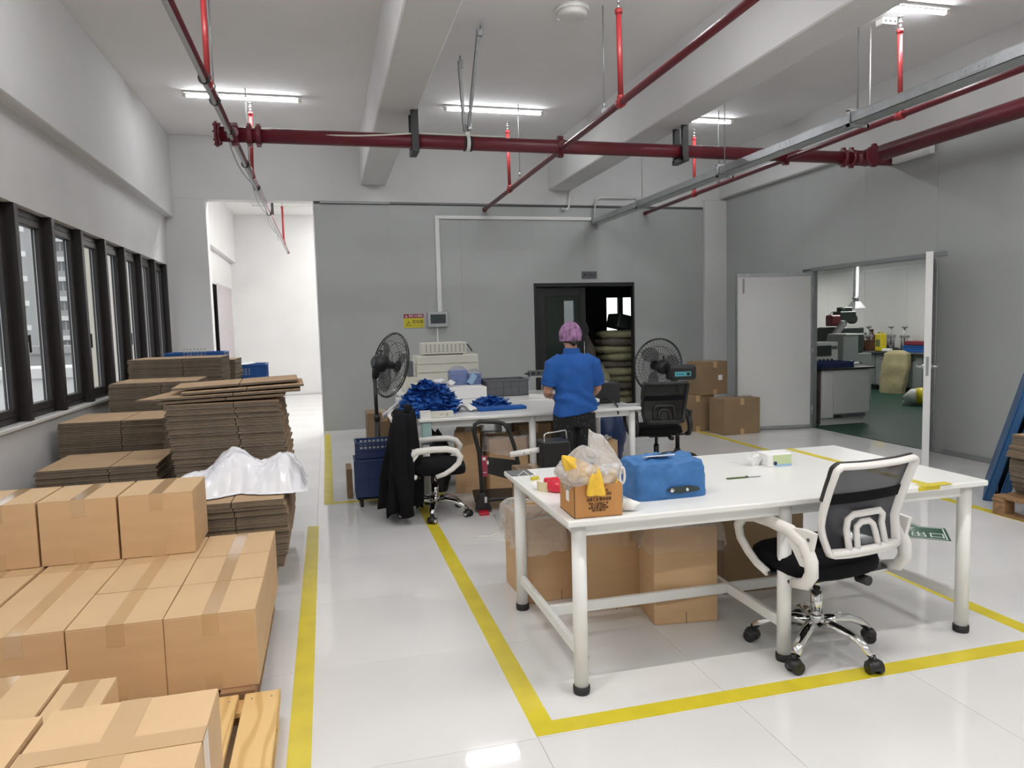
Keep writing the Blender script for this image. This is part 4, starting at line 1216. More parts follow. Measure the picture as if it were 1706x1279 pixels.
# ================================================================== OPEN CARTONS WITH CLEAR LINERS
def open_carton(x, y, w, d, h, label, rz=0.0, tone='cardboard', liner=True, drop=0.14, seed=0, group=None, bulge=0.02, fill=True, dense=False):
    t = thing('open_carton', label, 'carton', (x, y, 0), rz, group)
    th = 0.006
    b = MB().box(-w / 2, w / 2, -d / 2, d / 2, 0.001, th)
    b.box(-w / 2, w / 2, -d / 2, -d / 2 + th, th, h).box(-w / 2, w / 2, d / 2 - th, d / 2, th, h).box(-w / 2, -w / 2 + th, -d / 2 + th, d / 2 - th, th, h).box(w / 2 - th, w / 2, -d / 2 + th, d / 2 - th, th, h)
    b.build('body', tone, t, bevel=0.002)
    MB().box(-0.002, 0.002, -d / 2 - 0.0012, -d / 2, 0.0, h * 0.12).build('bottom_seam', 'cardboard_edge', t)
    if liner:
        N = 72
        def rect(a, ww, dd):
            c, s = math.cos(a), math.sin(a)
            e = 8.0
            k = (abs(c / ww) ** e + abs(s / dd) ** e) ** (-1 / e)
            return c * k, s * k
        rings = []
        prof = [(-0.5, -0.25), (-0.12, -0.22), (-0.03, -0.10), (0.0, 0.0), (0.012, 0.022), (0.028, 0.0), (0.034, -0.05), (0.036, -drop * 0.7), (0.042, -drop)]
        for i, (o, dz) in enumerate(prof):
            ring = []
            for j in range(N):
                a = 2 * PI * j / N
                k = 0.3 + 0.7 * abs(nz3(math.cos(a) * 2.2 + seed, math.sin(a) * 2.2, i * 0.4 + seed, 1.2)) * 2
                oo = o if o < 0 else o * (0.25 + k) + bulge * max(0, nz3(math.cos(a) * 1.5, math.sin(a) * 1.5, seed + 3.3)) * (1 if i > 3 else 0)
                ww, dd = w / 2 + oo, d / 2 + oo
                if o <= -0.1: ww, dd = max(0.05, w / 2 * (1 + o)), max(0.05, d / 2 * (1 + o))
                px, py = rect(a, ww, dd)
                z = h + dz + (0.022 * nz3(px * 9, py * 9, seed + i) if i > 1 else 0)
                if i >= 7: z += 0.05 * nz3(px * 3, py * 3, seed + 9.1) + 0.02 * nz3(px * 14, py * 14, seed)
                ring.append((px, py, z))
            rings.append(ring)
        MB().loft(rings, cap=False).build('liner_bag', 'clear_bag_dense' if dense else 'clear_bag', t)
    return t
open_carton(1.205, 3.925, 0.41, 0.385, 0.475, 'brown carton with a puffed clear liner at the table\'s far left leg', rz=0.06, seed=2, bulge=0.09, drop=0.16, dense=True)
open_carton(1.46, 3.615, 0.372, 0.21, 0.50, 'brown carton with clear liner behind the table\'s front left leg', rz=-0.06, seed=5, drop=0.13)
open_carton(1.735, 3.355, 0.335, 0.25, 0.50, 'brown carton with clear liner in the middle under the front table', rz=-0.12, seed=8, drop=0.12, bulge=0.03)
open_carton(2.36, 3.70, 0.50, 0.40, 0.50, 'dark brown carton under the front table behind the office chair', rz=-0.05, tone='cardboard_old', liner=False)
# ================================================================== ON THE FRONT TABLE
TZ = 0.755
# orange printed carton with bagged yellow cloths
t = thing('printed_carton', 'orange brown open carton printed with text, full of bagged things, on the front table', 'carton', (1.048, 2.80, TZ), -0.03)
w, d, h, th = 0.205, 0.205, 0.135, 0.004
b = MB().box(-w / 2, w / 2, -d / 2, d / 2, 0, th).box(-w / 2, w / 2, -d / 2, -d / 2 + th, th, h).box(-w / 2, w / 2, d / 2 - th, d / 2, th, h).box(-w / 2, -w / 2 + th, -d / 2 + th, d / 2 - th, th, h).box(w / 2 - th, w / 2, -d / 2 + th, d / 2 - th, th, h)
b.build('body', 'cardboard_orange', t, bevel=0.0015)
e = MB().box(-w / 2 - 0.0008, -w / 2 + 0.002, -d / 2 - 0.0008, -d / 2 + 0.002, 0, h).box(-w / 2 - 0.0008, w / 2, -d / 2 - 0.0008, -d / 2 + 0.001, 0, 0.0025).box(-w / 2 - 0.0008, -w / 2 + 0.001, -d / 2, d / 2, 0, 0.003)
e.build('dark_edges', 'print_brown', t)
F = lambda x, z: face_front(x, -d / 2 - 0.0006, z)
lettering('MADE IN CHINA', 0.011, 'print_brown', t, F(0.0, 0.127), width=0.065)
lettering('全国服务热线', 0.011, 'print_brown', t, F(0.0, 0.109), width=0.085)
lettering('136 1888 8288', 0.02, 'print_brown', t, F(0.0, 0.095), width=0.108)
lettering('品质工业 服务保障', 0.016, 'print_brown', t, F(0.002, 0.0735), width=0.105)
lettering('地址 工业园区厂房', 0.010, 'print_brown', t, F(0.0, 0.0575), width=0.085)
lettering('生产日期 见箱体', 0.010, 'print_brown', t, F(0.0, 0.048), width=0.068)
lettering('防潮 防晒 轻拿轻放', 0.010, 'print_brown', t, F(0.0, 0.0385), width=0.085)
lettering('请勿重压', 0.010, 'print_brown', t, F(0.0, 0.0285), width=0.06)
MB().box(-w / 2 - 0.001, -w / 2, -0.03, 0.01, 0.055, 0.10).build('label', 'paper', t)
# the bag
def bag_pt(u, v):
    a = 2 * PI * v
    z = 0.05 + 0.225 * u
    r = (0.085, 0.097, 0.118, 0.135, 0.142, 0.138, 0.12, 0.085, 0.03)[min(8, int(u * 8.999))]
    k = u * 8; i = min(7, int(k)); f = k - i
    R = (0.085, 0.092, 0.106, 0.128, 0.142, 0.142, 0.125, 0.085, 0.02)
    r = R[i] * (1 - f) + R[i + 1] * f
    if u > 0.35:
        r *= 1 + 0.22 * nz3(math.cos(a) * 1.6, math.sin(a) * 1.6, u * 3 + 2.2) + 0.10 * nz3(math.cos(a) * 5, math.sin(a) * 5, u * 8)
    x = math.cos(a) * r * 0.98; y = math.sin(a) * r * 0.90
    if u <= 0.4: x = max(-0.097, min(0.097, x)); y = max(-0.097, min(0.097, y))
    peak = 0.085 * math.exp(-((a - 0.35) ** 2) / 0.05) * u ** 3
    return x - 0.015 * u, y, z + 0.05 * nz3(x * 9, y * 9, 1.7) * u + peak
o = MB().grid(bag_pt, 34, 60, wrap=True).build('plastic_bag', 'bag_white', loc=(1.045, 2.80, TZ))
tag(o, 'clear crumpled plastic bag bulging out of the orange printed carton', 'bag')
def cloth_cone(x, y, z, r, h, rx, ry, label, seed):
    def f(u, v):
        a = 2 * PI * v
        rr = r * (1 - u ** 1.6) ** 0.8 * (1 + 0.18 * math.sin(a * 5 + seed) + 0.15 * nz3(math.cos(a) * 2, math.sin(a) * 2, u * 3 + seed))
        return math.cos(a) * rr, math.sin(a) * rr, u * h
    o = MB().grid(f, 12, 28, wrap=True).build('glove', 'yellow_cloth', loc=(x, y, z), rot=(rx, ry, 0))
    return tag(o, label, 'glove', 'yellow gloves in the clear bag')
cloth_cone(1.035, 2.715, TZ + 0.10, 0.048, 0.125, 0.10, 0.0, 'yellow glove at the front of the printed carton, pointed upwards', 1)
cloth_cone(0.990, 2.775, TZ + 0.17, 0.045, 0.12, 0.2, -0.75, 'yellow glove at the upper left inside the clear bag', 3)
cloth_cone(1.112, 2.735, TZ + 0.09, 0.035, 0.10, 0.05, 0.1, 'small yellow glove by the scissors in the printed carton', 6)
t = thing('scissors', 'white handled scissors standing in the right of the printed carton', 'scissors', (1.138, 2.735, TZ + 0.02))
for s in (0, 1):
    lp = [(0.006 + s * 0.024 + 0.010 * math.cos(q) * (1.1), 0.004 * s, 0.135 + 0.034 * math.sin(q)) for q in [2 * PI * k / 16 for k in range(16)]]
    MB().tube(lp, 0.0055, 8, closed=True).build('handle', 'white_plastic', t)
MB().box(-0.004, 0.008, -0.001, 0.002, 0.0, 0.105).box(0.020, 0.032, 0.002, 0.005, 0.0, 0.105).build('blades', 'steel_grey', t)
# blue covered box
t = thing('blue_cover', 'box under a blue cloth cover with a torn hole, beside the printed carton', 'covered box', (1.465, 2.985, TZ), math.radians(1))
def cov(u, v):
    a = 2 * PI * v
    e = 7.0
    c, s = math.cos(a), math.sin(a)
    prof = ((0.178, 0.122, 0.0), (0.180, 0.124, 0.02), (0.178, 0.122, 0.07), (0.174, 0.118, 0.125), (0.162, 0.108, 0.158), (0.12, 0.075, 0.172), (0.02, 0.015, 0.176))
    k = u * 6; i = min(5, int(k)); f = k - i
    W_ = prof[i][0] * (1 - f) + prof[i + 1][0] * f; D_ = prof[i][1] * (1 - f) + prof[i + 1][1] * f; z = prof[i][2] * (1 - f) + prof[i + 1][2] * f
    q = (abs(c / W_) ** e + abs(s / D_) ** e) ** (-1 / e)
    x, y = c * q, s * q
    n_ = 0.008 * nz3(x * 12, y * 12, z * 14) + 0.005 * nz3(x * 35, y * 35, z * 30)
    if u > 0.1: x *= 1 + n_ * 5 * 1; y *= 1 + n_ * 6
    return x, y, z + (n_ * 1.6 if u > 0.3 else 0)
MB().grid(cov, 36, 96, wrap=True).build('cover', 'blue_cover', t)
MB().prism([(-0.085, 0.045), (-0.06, 0.056), (-0.02, 0.055), (0.03, 0.057), (0.075, 0.046), (0.082, 0.032), (0.03, 0.027), (-0.02, 0.026), (-0.06, 0.030)], 0, 0.003, face_front(0.045, -0.1275, 0)).build('torn_hole', 'machine_dark', t)
MB().lathe([(0.0, 0.004), (0.009, 0.003), (0.011, 0)], (0, 0, 0), 12, M=rotx(PI / 2)).build('metal_knob', 'chrome', t, loc=(-0.012, -0.1305, 0.042))
MB().lathe([(0.0, 0.004), (0.007, 0.003), (0.009, 0)], (0, 0, 0), 12, M=rotx(PI / 2)).build('metal_knob', 'chrome', t, loc=(0.062, -0.1305, 0.040))
MB().box(-0.105, 0.035, -0.085, -0.045, 0, 0.004).build('white_strip', 'paper', t, loc=(-0.01, -0.004, 0.170), rot=(-0.25, 0, 0.0))
tag(MB().tube([(0, 0, 0.01), (0.012, 0.005, 0.02), (0.02, 0.0, 0.012)], 0.008, 8).build('cork_knob', 'cardboard_top', loc=(1.652, 2.97, TZ + 0.0)), 'small brown knob showing behind the right end of the blue cover', 'knob')
# white glove lump
def lump(u, v):
    a = 2 * PI * v; p = PI * u
    x = 0.05 * math.sin(p) * math.cos(a); y = 0.028 * math.sin(p) * math.sin(a); z = -0.024 * math.cos(p)
    n_ = 0.25 * nz3(x * 40, y * 40, z * 40 + 2)
    x *= 1 + n_; z *= 1 + n_
    return x, y, z + 0.026
o = MB().grid(lump, 18, 28, wrap=True).build('cotton_glove', 'white_cloth', loc=(1.192, 2.75, TZ), rotz=-0.5)
tag(o, 'crumpled white cotton glove between the printed carton and the blue cover', 'glove')
# tapes
def tape_roll(x, y, r, wd, m, label, ri=0.038, core='paper'):
    t = thing('tape_roll', label, 'tape', (x, y, TZ))
    MB().lathe([(ri, 0), (r, 0), (r, wd), (ri, wd), (ri, 0)], (0, 0, 0), 32, smooth=False).build('tape', m, t)
    MB().lathe([(ri - 0.003, 0.001), (ri, 0.001), (ri, wd - 0.001), (ri - 0.003, wd - 0.001), (ri - 0.003, 0.001)], (0, 0, 0), 32).build('core', core, t)
    return t
tape_roll(0.985, 3.235, 0.042, 0.044, 'cream_tape', 'cream tape roll at the left edge of the front table', ri=0.034)
t = thing('tape_dispenser', 'red tape dispenser ring behind the printed carton', 'tape dispenser', (1.045, 3.20, TZ))
MB().lathe([(0.040, 0.0), (0.062, 0.004), (0.066, 0.02), (0.064, 0.05), (0.040, 0.054), (0.040, 0.0)], (0, 0, 0), 32).build('ring', 'red_tape', t)
MB().box(-0.06, 0.10, 0.05, 0.066, 0.028, 0.054).build('arm', 'red_tape', t, bevel=0.004)
o = MB().box(-0.06, 0.06, -0.07, 0.07, 0, 0.003).build('mat', 'grey_plastic', loc=(0.968, 3.655, TZ))
tag(o, 'dark grey pad at the far left corner of the front table', 'mat')
t = thing('utility_knife', 'small yellow tipped tool lying by the dark pad', 'knife', (1.0, 3.47, TZ), 0.5)
MB().cbox((0, 0, 0.008), (0.05, 0.018, 0.016)).build('handle', 'yellow_plastic', t, bevel=0.003)
MB().tube([(-0.02, 0.0, 0.016), (-0.05, 0.03, 0.05), (-0.08, 0.05, 0.02)], 0.0018, 6).build('string', 'cream_plastic', t)
MB().cyl((0, 0, 0.014), (0, 0, 0.034), 0.006, 8).build('stopper', 'white_plastic', t)
t = thing('utility_knife', 'slim olive knife lying alone in the middle of the front table', 'knife', (1.98, 3.125, TZ), -0.03)
MB().cbox((-0.03, 0, 0.004), (0.12, 0.012, 0.007)).build('handle', 'machine_green', t, bevel=0.002)
MB().cbox((0.06, 0, 0.003), (0.07, 0.008, 0.002)).build('blade', 'steel_grey', t)
MB().cyl((0.02, 0, 0.007), (0.02, 0, 0.01), 0.007, 8).build('slider', 'grey_plastic', t)
# tissue box
t = thing('tissue_box', 'pale green and white tissue box on the front table', 'tissue box', (2.325, 3.36, TZ), -0.02)
MB().box(-0.078, 0.062, -0.055, 0.055, 0, 0.068).build('body', 'paper', t, bevel=0.003)
MB().box(-0.05, 0.0625, -0.0555, -0.0545, 0.012, 0.062).build('green_print', 'pale_leaf' if 'pale_leaf' in MATS else 'cream_plastic', t)
MB().box(-0.035, 0.0628, -0.056, -0.0545, 0.001, 0.012).build('blue_print', 'sky_print' if 'sky_print' in MATS else 'pale_blue', t)
MB().cyl((-0.035, -0.0545, 0.018), (-0.035, -0.0565, 0.018), 0.011, 14).build('badge', 'navy_plastic', t)
def tis(u, v):
    a = 2 * PI * v
    r = 0.022 + 0.018 * u * (1 + 0.6 * math.sin(a * 5 + u * 3))
    return -0.115 + 0.03 * math.cos(a) * (0.5 + u) , 0.02 + r * math.sin(a), 0.002 + 0.045 * u + 0.012 * math.sin(a * 3)
o = MB().grid(tis, 8, 30, wrap=True).build('tissue', 'paper', loc=(2.325, 3.36, TZ))
tag(o, 'crumpled white tissue left of the tissue box', 'tissue')
# yellow tapes on the table
t = thing('table_tape', 'yellow tape line stuck across the front table to its edge', 'tape line')
MB().box(2.652, 2.70, 2.66, 3.735, TZ + 0.0002, TZ + 0.0012).build('strip', 'yellow_tape', t)
MB().box(2.625, 2.79, 2.665, 2.715, TZ + 0.0013, TZ + 0.0022).box(2.60, 2.72, 2.6695, 2.6715, TZ - 0.018, TZ + 0.002).build('end_strip', 'yellow_tape', t)
MB().box(2.52, 2.66, 3.13, 3.175, TZ + 0.0013, TZ + 0.0020).build('side_strip', 'yellow_tape', t)
t = thing('marker', 'short orange marker lying beyond the chair back on the front table', 'marker', (2.835, 3.08, TZ), 0.0)
MB().cyl((-0.035, 0, 0.012), (0.035, 0, 0.012), 0.012, 12).build('barrel', 'orange_plastic', t)
MB().cyl((0.035, 0, 0.012), (0.055, 0, 0.012), 0.008, 12).build('cap', 'yellow_plastic', t)
# ================================================================== THE WORKER
def fuse(mb, name, m, parent, voxel=0.012, smooth=3, loc=None, fn=None, sub=0):
    me = mb.mesh(name + '_src', m)
    o = bpy.data.objects.new(name + '_src', me); COL.objects.link(o)
    r = o.modifiers.new('r', 'REMESH'); r.mode = 'VOXEL'; r.voxel_size = voxel; r.use_smooth_shade = True
    s = o.modifiers.new('s', 'SMOOTH'); s.iterations = smooth; s.factor = 0.5
    bpy.context.view_layer.update()
    out = bpy.data.meshes.new_from_object(o.evaluated_get(bpy.context.evaluated_depsgraph_get()))
    bpy.data.objects.remove(o); bpy.data.meshes.remove(me)
    out.name = name
    if fn:
        for v in out.vertices:
            v.co = fn(v.co.copy())
    out.materials.clear(); out.materials.append(MATS[m])
    for p in out.polygons: p.use_smooth = True
    return link(name, out, parent, loc)
def ell(cx, cy, z, rx, ry, n=28, tilt=0.0, e=2.3):
    r = []
    for j in range(n):
        a = 2 * PI * j / n
        c, s = math.cos(a), math.sin(a)
        k = (abs(c) ** e + abs(s) ** e) ** (-1 / e)
        r.append((cx + rx * c * k, cy + ry * s * k, z + tilt * c * rx))
    return r
W_ = thing('person', 'worker seen from behind in a blue polo shirt and lilac hair net at the table', 'person', (2.01, 5.72, 0))
# body: head, neck, trunk, arms with hands, legs with feet, all fused into one skin
bd = MB()
bd.loft([ell(0.0, 0.005, z, rx, ry) for z, rx, ry in ((0.72, 0.10, 0.08), (0.76, 0.158, 0.112), (0.83, 0.168, 0.118), (0.90, 0.150, 0.105), (0.97, 0.138, 0.096), (1.05, 0.148, 0.102), (1.13, 0.160, 0.108), (1.20, 0.165, 0.100), (1.255, 0.140, 0.078), (1.285, 0.075, 0.055))])
bd.tube([(-0.012, 0.0, 1.25), (-0.012, 0.012, 1.31), (-0.012, 0.025, 1.375)], [0.060, 0.050, 0.052], 16)
# head: skull, jaw, nose, ears
hc = Vector((-0.012, 0.030, 1.435))
def head(u, v):
    p = PI * u; a = 2 * PI * v
    x = 0.074 * math.sin(p) * math.cos(a); y = 0.092 * math.sin(p) * math.sin(a); z = 0.108 * math.cos(p)
    if z < -0.02:
        k = (-0.02 - z) / 0.09
        x *= 1 - 0.25 * k
        y = y * (1 - 0.18 * k) + 0.018 * k
    return hc + Vector((x, y, z))
bd.grid(head, 20, 28, wrap=True)
bd.tube([hc + Vector((0, 0.082, 0.018)), hc + Vector((0, 0.108, -0.018)), hc + Vector((0, 0.088, -0.026))], [0.008, 0.013, 0.009], 8)
for s in (-1, 1):
    bd.tube([hc + Vector((s * 0.072, 0.0, 0.022)), hc + Vector((s * 0.084, -0.010, 0.005)), hc + Vector((s * 0.076, 0.004, -0.025))], [0.010, 0.013, 0.008], 8)
# arms
aL = [(-0.150, 0.0, 1.235), (-0.185, 0.0, 1.19), (-0.205, 0.005, 1.09), (-0.220, 0.03, 0.985), (-0.185, 0.15, 0.945), (-0.145, 0.27, 0.925), (-0.125, 0.315, 0.92)]
aR = [(0.140, 0.0, 1.235), (0.178, 0.0, 1.19), (0.206, 0.015, 1.085), (0.228, 0.05, 0.985), (0.252, 0.17, 0.945), (0.258, 0.27, 0.915), (0.262, 0.31, 0.905)]
ra = [0.042, 0.044, 0.044, 0.040, 0.038, 0.029, 0.027]
bd.tube(aL, ra, 14); bd.tube(aR, ra, 14)
def hand(w, d, s):
    """palm and five bent fingers reaching along d from the wrist w; s picks the thumb side"""
    w = Vector(w); d = Vector(d).normalized()
    x = d.cross(Vector((0, 0, 1))).normalized(); u = x.cross(d)
    bd.tube([w - d * 0.01, w + d * 0.03, w + d * 0.075], [0.024, 0.033, 0.033], 12, flat=0.5)
    for i, (o, L) in enumerate(((-0.027, 0.066), (-0.009, 0.078), (0.009, 0.074), (0.026, 0.058))):
        p0 = w + d * 0.06 + x * o
        p1 = w + d * (0.078 + L * 0.35) + x * o * 1.12 + u * 0.002
        p2 = w + d * (0.078 + L * 0.68) + x * o * 1.15 - u * 0.014
        p3 = w + d * (0.078 + L * 0.86) + x * o * 1.12 - u * 0.034
        bd.tube([p0, p1, p2, p3], [0.0095, 0.009, 0.0083, 0.007], 8)
    q0 = w + d * 0.018 + x * s * 0.022
    bd.tube([q0, w + d * 0.05 + x * s * 0.047 - u * 0.006, w + d * 0.082 + x * s * 0.048 - u * 0.02], [0.0125, 0.0105, 0.008], 8)
hand(aL[-1], (0.55, 0.75, -0.15), -1 * -1)
hand(aR[-1], (-0.15, 0.95, -0.12), -1)
# legs
for s in (-1, 1):
    bd.tube([(s * 0.085, 0.0, 0.80), (s * 0.090, 0.005, 0.66), (s * 0.088, 0.018, 0.46), (s * 0.086, 0.0, 0.40), (s * 0.085, -0.012, 0.28), (s * 0.085, -0.01, 0.10), (s * 0.085, -0.008, 0.05)], [0.092, 0.085, 0.058, 0.053, 0.052, 0.036, 0.038], 16)
    bd.tube([(s * 0.085, -0.045, 0.035), (s * 0.088, 0.02, 0.040), (s * 0.095, 0.10, 0.030), (s * 0.098, 0.155, 0.020)], [0.034, 0.038, 0.036, 0.022], 12, flat=0.8)
fuse(bd, 'body', 'skin', W_, voxel=0.0062, smooth=2)
for s in (-1, 1):
    e = MB()
    def eye(u, v):
        p = PI * u; a = 2 * PI * v
        return 0.012 * math.sin(p) * math.cos(a), 0.008 * math.sin(p) * math.sin(a), 0.008 * math.cos(p)
    e.grid(eye, 8, 10, wrap=True).build('eye', 'white_plastic', W_, loc=hc + Vector((s * 0.03, 0.085, 0.012)))
MB().tube([(-0.022, 0, 0), (0, 0.004, -0.002), (0.022, 0, 0)], [0.003, 0.006, 0.003], 8).build('mouth', 'machine_red', W_, loc=hc + Vector((0, 0.082, -0.052)))
# polo shirt
sh = MB()
sh.loft([ell(0.0 + dx, 0.003, z, rx, ry, tilt=tl) for z, rx, ry, dx, tl in ((0.785, 0.192, 0.136, 0.012, 0.16), (0.83, 0.190, 0.134, 0.010, 0.14), (0.90, 0.176, 0.126, 0.006, 0.08), (0.97, 0.168, 0.120, 0.002, 0.03), (1.06, 0.170, 0.124, 0, 0), (1.14, 0.178, 0.126, 0, 0), (1.20, 0.186, 0.118, 0, 0), (1.255, 0.168, 0.095, 0, 0), (1.292, 0.082, 0.070, -0.006, 0))])
for pts in (aL, aR):
    sg = -1 if pts is aL else 1
    p = [Vector(q) for q in pts]
    sh.tube([p[0] - Vector((sg * 0.05, 0, 0)), p[1] , p[2], p[2] * 0.55 + p[3] * 0.45], [0.070, 0.074, 0.068, 0.066], 18)
def folds(c):
    n_ = 0.010 * math.sin(c.z * 46 + c.x * 18 + 5 * nz3(c.x, c.y, c.z, 5)) * max(0, 1 - abs(c.z - 0.90) / 0.14)
    n_ += 0.008 * nz3(c.x, c.y, c.z, 14)
    r = Vector((c.x, c.y, 0))
    if r.length > 1e-4 and c.z < 1.24: c += r.normalized() * n_
    return c
fuse(sh, 'polo_shirt', 'blue_shirt', W_, voxel=0.0085, smooth=3, fn=folds)
co = MB()
co.loft([ell(-0.010, 0.008 + dy, z, rx, ry) for z, rx, ry, dy in ((1.272, 0.082, 0.070, 0), (1.300, 0.072, 0.064, 0.002), (1.335, 0.064, 0.060, 0.006), (1.338, 0.060, 0.056, 0.006), (1.30, 0.060, 0.056, 0.003))], cap=False)
co.build('collar', 'blue_shirt', W_)
for pts, sg in ((aL, -1), (aR, 1)):
    p = [Vector(q) for q in pts]
    c = p[2] * 0.57 + p[3] * 0.43; dd = (p[3] - p[2]).normalized()
    MB().tube([c - dd * 0.012, c + dd * 0.012], 0.069, 20).build('cuff', 'blue_shirt', W_)
# trousers
tr = MB()
tr.loft([ell(0.0, 0.003, z, rx, ry) for z, rx, ry in ((0.68, 0.172, 0.118), (0.74, 0.174, 0.120), (0.80, 0.166, 0.114), (0.84, 0.150, 0.104))])
for s in (-1, 1):
    tr.tube([(s * 0.088, 0.0, 0.78), (s * 0.095, 0.005, 0.62), (s * 0.096, 0.012, 0.44), (s * 0.096, 0.0, 0.25), (s * 0.096, -0.004, 0.075)], [0.098, 0.097, 0.088, 0.085, 0.086], 18)
fuse(tr, 'trousers', 'trousers', W_, voxel=0.011, smooth=3, fn=lambda c: c + Vector((0.006 * nz3(c.x, c.y, c.z, 9), 0.006 * nz3(c.y, c.z, c.x, 9), 0)))
for s in (-1, 1):
    so = MB().tube([(s * 0.087, -0.055, 0.03), (s * 0.09, 0.02, 0.034), (s * 0.097, 0.11, 0.03), (s * 0.10, 0.172, 0.022)], [0.040, 0.045, 0.044, 0.028], 14, flat=0.72)
    so.build('shoe', 'black_rubber', W_)
# hair and hair net
def hairf(u, v):
    p = PI * (0.05 + 0.60 * u); a = 2 * PI * v
    x = 0.080 * math.sin(p) * math.cos(a); y = 0.097 * math.sin(p) * math.sin(a); z = 0.116 * math.cos(p)
    if y > 0.03: z = max(z, 0.02)
    return hc + Vector((x, y, z))
MB().grid(hairf, 14, 28, wrap=True).build('hair', 'hair', W_)
MB().tube([hc + Vector((-0.03, -0.083, -0.04)), hc + Vector((0, -0.088, -0.055)), hc + Vector((0.03, -0.083, -0.04))], [0.02, 0.03, 0.02], 10).build('hair_bun', 'hair', W_)
def net_f(u, v):
    p = PI * (0.0 + 0.60 * u); a = 2 * PI * v
    k = 1 + 0.05 * math.sin(a * 16) * u + 0.05 * nz3(math.cos(a) * 3, math.sin(a) * 3, u * 4)
    x = 0.094 * math.sin(p) * math.cos(a) * k; y = 0.110 * math.sin(p) * math.sin(a) * k; z = 0.128 * math.cos(p)
    if u > 0.85: x *= 0.95; y *= 0.95
    if y > 0.04: z = max(z, 0.03)
    return hc + Vector((x, y - 0.004, z))
MB().grid(net_f, 22, 64, wrap=True).build('hair_net', 'cap_lilac', W_)
tw = MB().tube([(0.24, 0.36, 0.875), (0.275, 0.40, 0.90), (0.30, 0.43, 0.885)], [0.02, 0.032, 0.015], 10)
tag(tw.build('tissue', 'white_cloth', loc=(2.01, 5.72, 0)), 'white wipe under the worker\'s right hand', 'tissue')
# ================================================================== FANS
def fan(name, label, base, hub, normal, R, pole_top, ctrl=None, motor_len=0.19):
    t = thing(name, label, 'fan', base, 0, 'black pedestal fans')
    b = Vector(base); hubv = Vector(hub) - b
    n = Vector(normal).normalized()
    pt = Vector(pole_top) - b
    MB().lathe([(0.22, 0.0), (0.225, 0.012), (0.20, 0.03), (0.05, 0.045), (0.03, 0.10), (0.022, 0.10)], (0, 0, 0), 32).build('base', 'black_plastic', t)
    MB().cyl((0, 0, 0.08), (0, 0, pt.z * 0.62), 0.024, 14).cyl((0, 0, pt.z * 0.60), pt, 0.018, 14).lathe([(0.026, pt.z * 0.60), (0.030, pt.z * 0.63), (0.024, pt.z * 0.66)], (0, 0, 0), 14).build('pole', 'black_plastic', t)
    x = n.cross(Vector((0, 0, 1))).normalized(); u = x.cross(n).normalized()
    m = MB()
    back = hubv - n * motor_len
    m.tube([back - n * 0.02, back, back + n * 0.03, hubv - n * 0.07, hubv - n * 0.045], [0.045, 0.072, 0.084, 0.080, 0.05], 20)
    m.tube([pt - Vector((0, 0, 0.02)), (pt + back) * 0.5 + n * 0.03, back + n * 0.06], [0.030, 0.036, 0.04], 12)
    m.build('motor', 'black_plastic', t)
    k = MB().cyl(back + n * 0.05 + u * 0.078, back + n * 0.05 + u * 0.115, 0.008, 8).cyl(back + n * 0.05 + u * 0.11, back + n * 0.05 + u * 0.125, 0.013, 10)
    k.build('knob', 'black_plastic', t)
    g = MB()
    def P_(r, a, o): return hubv + (x * math.cos(a) + u * math.sin(a)) * r + n * o
    for r, o in ((R, 0.0), (R * 0.97, 0.012), (R * 0.97, -0.012)):
        g.tube([P_(r, 2 * PI * i / 48, o) for i in range(48)], 0.0042, 6, closed=True)
    for sgn, dep in ((1, 0.085), (-1, 0.075)):
        prof = lambda q: sgn * dep * (1 - (q / R) ** 2.4)
        nw = 44
        for i in range(nw):
            a0 = 2 * PI * i / nw
            pts = []
            for j in range(7):
                q = 0.05 + (R - 0.05) * j / 6
                pts.append(P_(q, a0 + (0.42 * (j / 6) if sgn > 0 else -0.20 * (j / 6)), prof(q)))
            g.tube(pts, 0.0017, 4, cap=False)
        for q in (0.05, R * 0.45, R * 0.72):
            g.tube([P_(q, 2 * PI * i / 32, prof(q)) for i in range(32)], 0.0024, 5, closed=True)
    g.build('guard', 'black_plastic', t)
    MB().tube([P_(0, 0, 0.078), P_(0, 0, 0.09)], 0.055, 20).build('badge', 'black_plastic', t)
    MB().tube([hubv - n * 0.05, hubv + n * 0.035], [0.045, 0.035], 16).build('hub', 'black_plastic', t)
    for i in range(3):
        a0 = 2 * PI * i / 3
        def bl(uu, vv):
            r = 0.04 + (R * 0.86 - 0.04) * uu
            a = a0 + (0.15 + 0.55 * math.sin(PI * min(1, uu * 0.9 + 0.1))) * (vv - 0.5) * 1.6 + 0.25 * uu
            return P_(r, a, 0.05 * (vv - 0.5))
        MB().grid(bl, 8, 6).build('blade', 'blade_tint', t)
    if ctrl:
        c, sz, rz = ctrl
        c = Vector(c) - b
        bx = MB().cbox((0, 0, 0), sz).build('control_box', 'black_plastic', t, bevel=0.035, segs=4, loc=c, rotz=rz)
        pl = MB().cbox((-0.012, -sz[1] / 2 - 0.001, -0.012), (sz[0] * 0.62, 0.006, 0.052)).build('control_panel', 'teal_panel', bx, bevel=0.002)
        MB().cyl((0.045, -sz[1] / 2 - 0.02, -0.012), (0.045, -sz[1] / 2, -0.012), 0.017, 16).build('dial', 'black_plastic', bx)
        for q in range(3):
            MB().box(-0.085 + q * 0.03, -0.07 + q * 0.03, -sz[1] / 2 - 0.0055, -sz[1] / 2 - 0.0035, -0.02, -0.008).build('mark', 'navy_plastic', bx)
    return t
fan('pedestal_fan', 'black pedestal fan turned sideways at the left end of the worker\'s table', (0.435, 6.90, 0), (0.585, 6.945, 1.19), (0.86, 0.42, -0.22), 0.315, (0.43, 6.90, 1.10), motor_len=0.17)
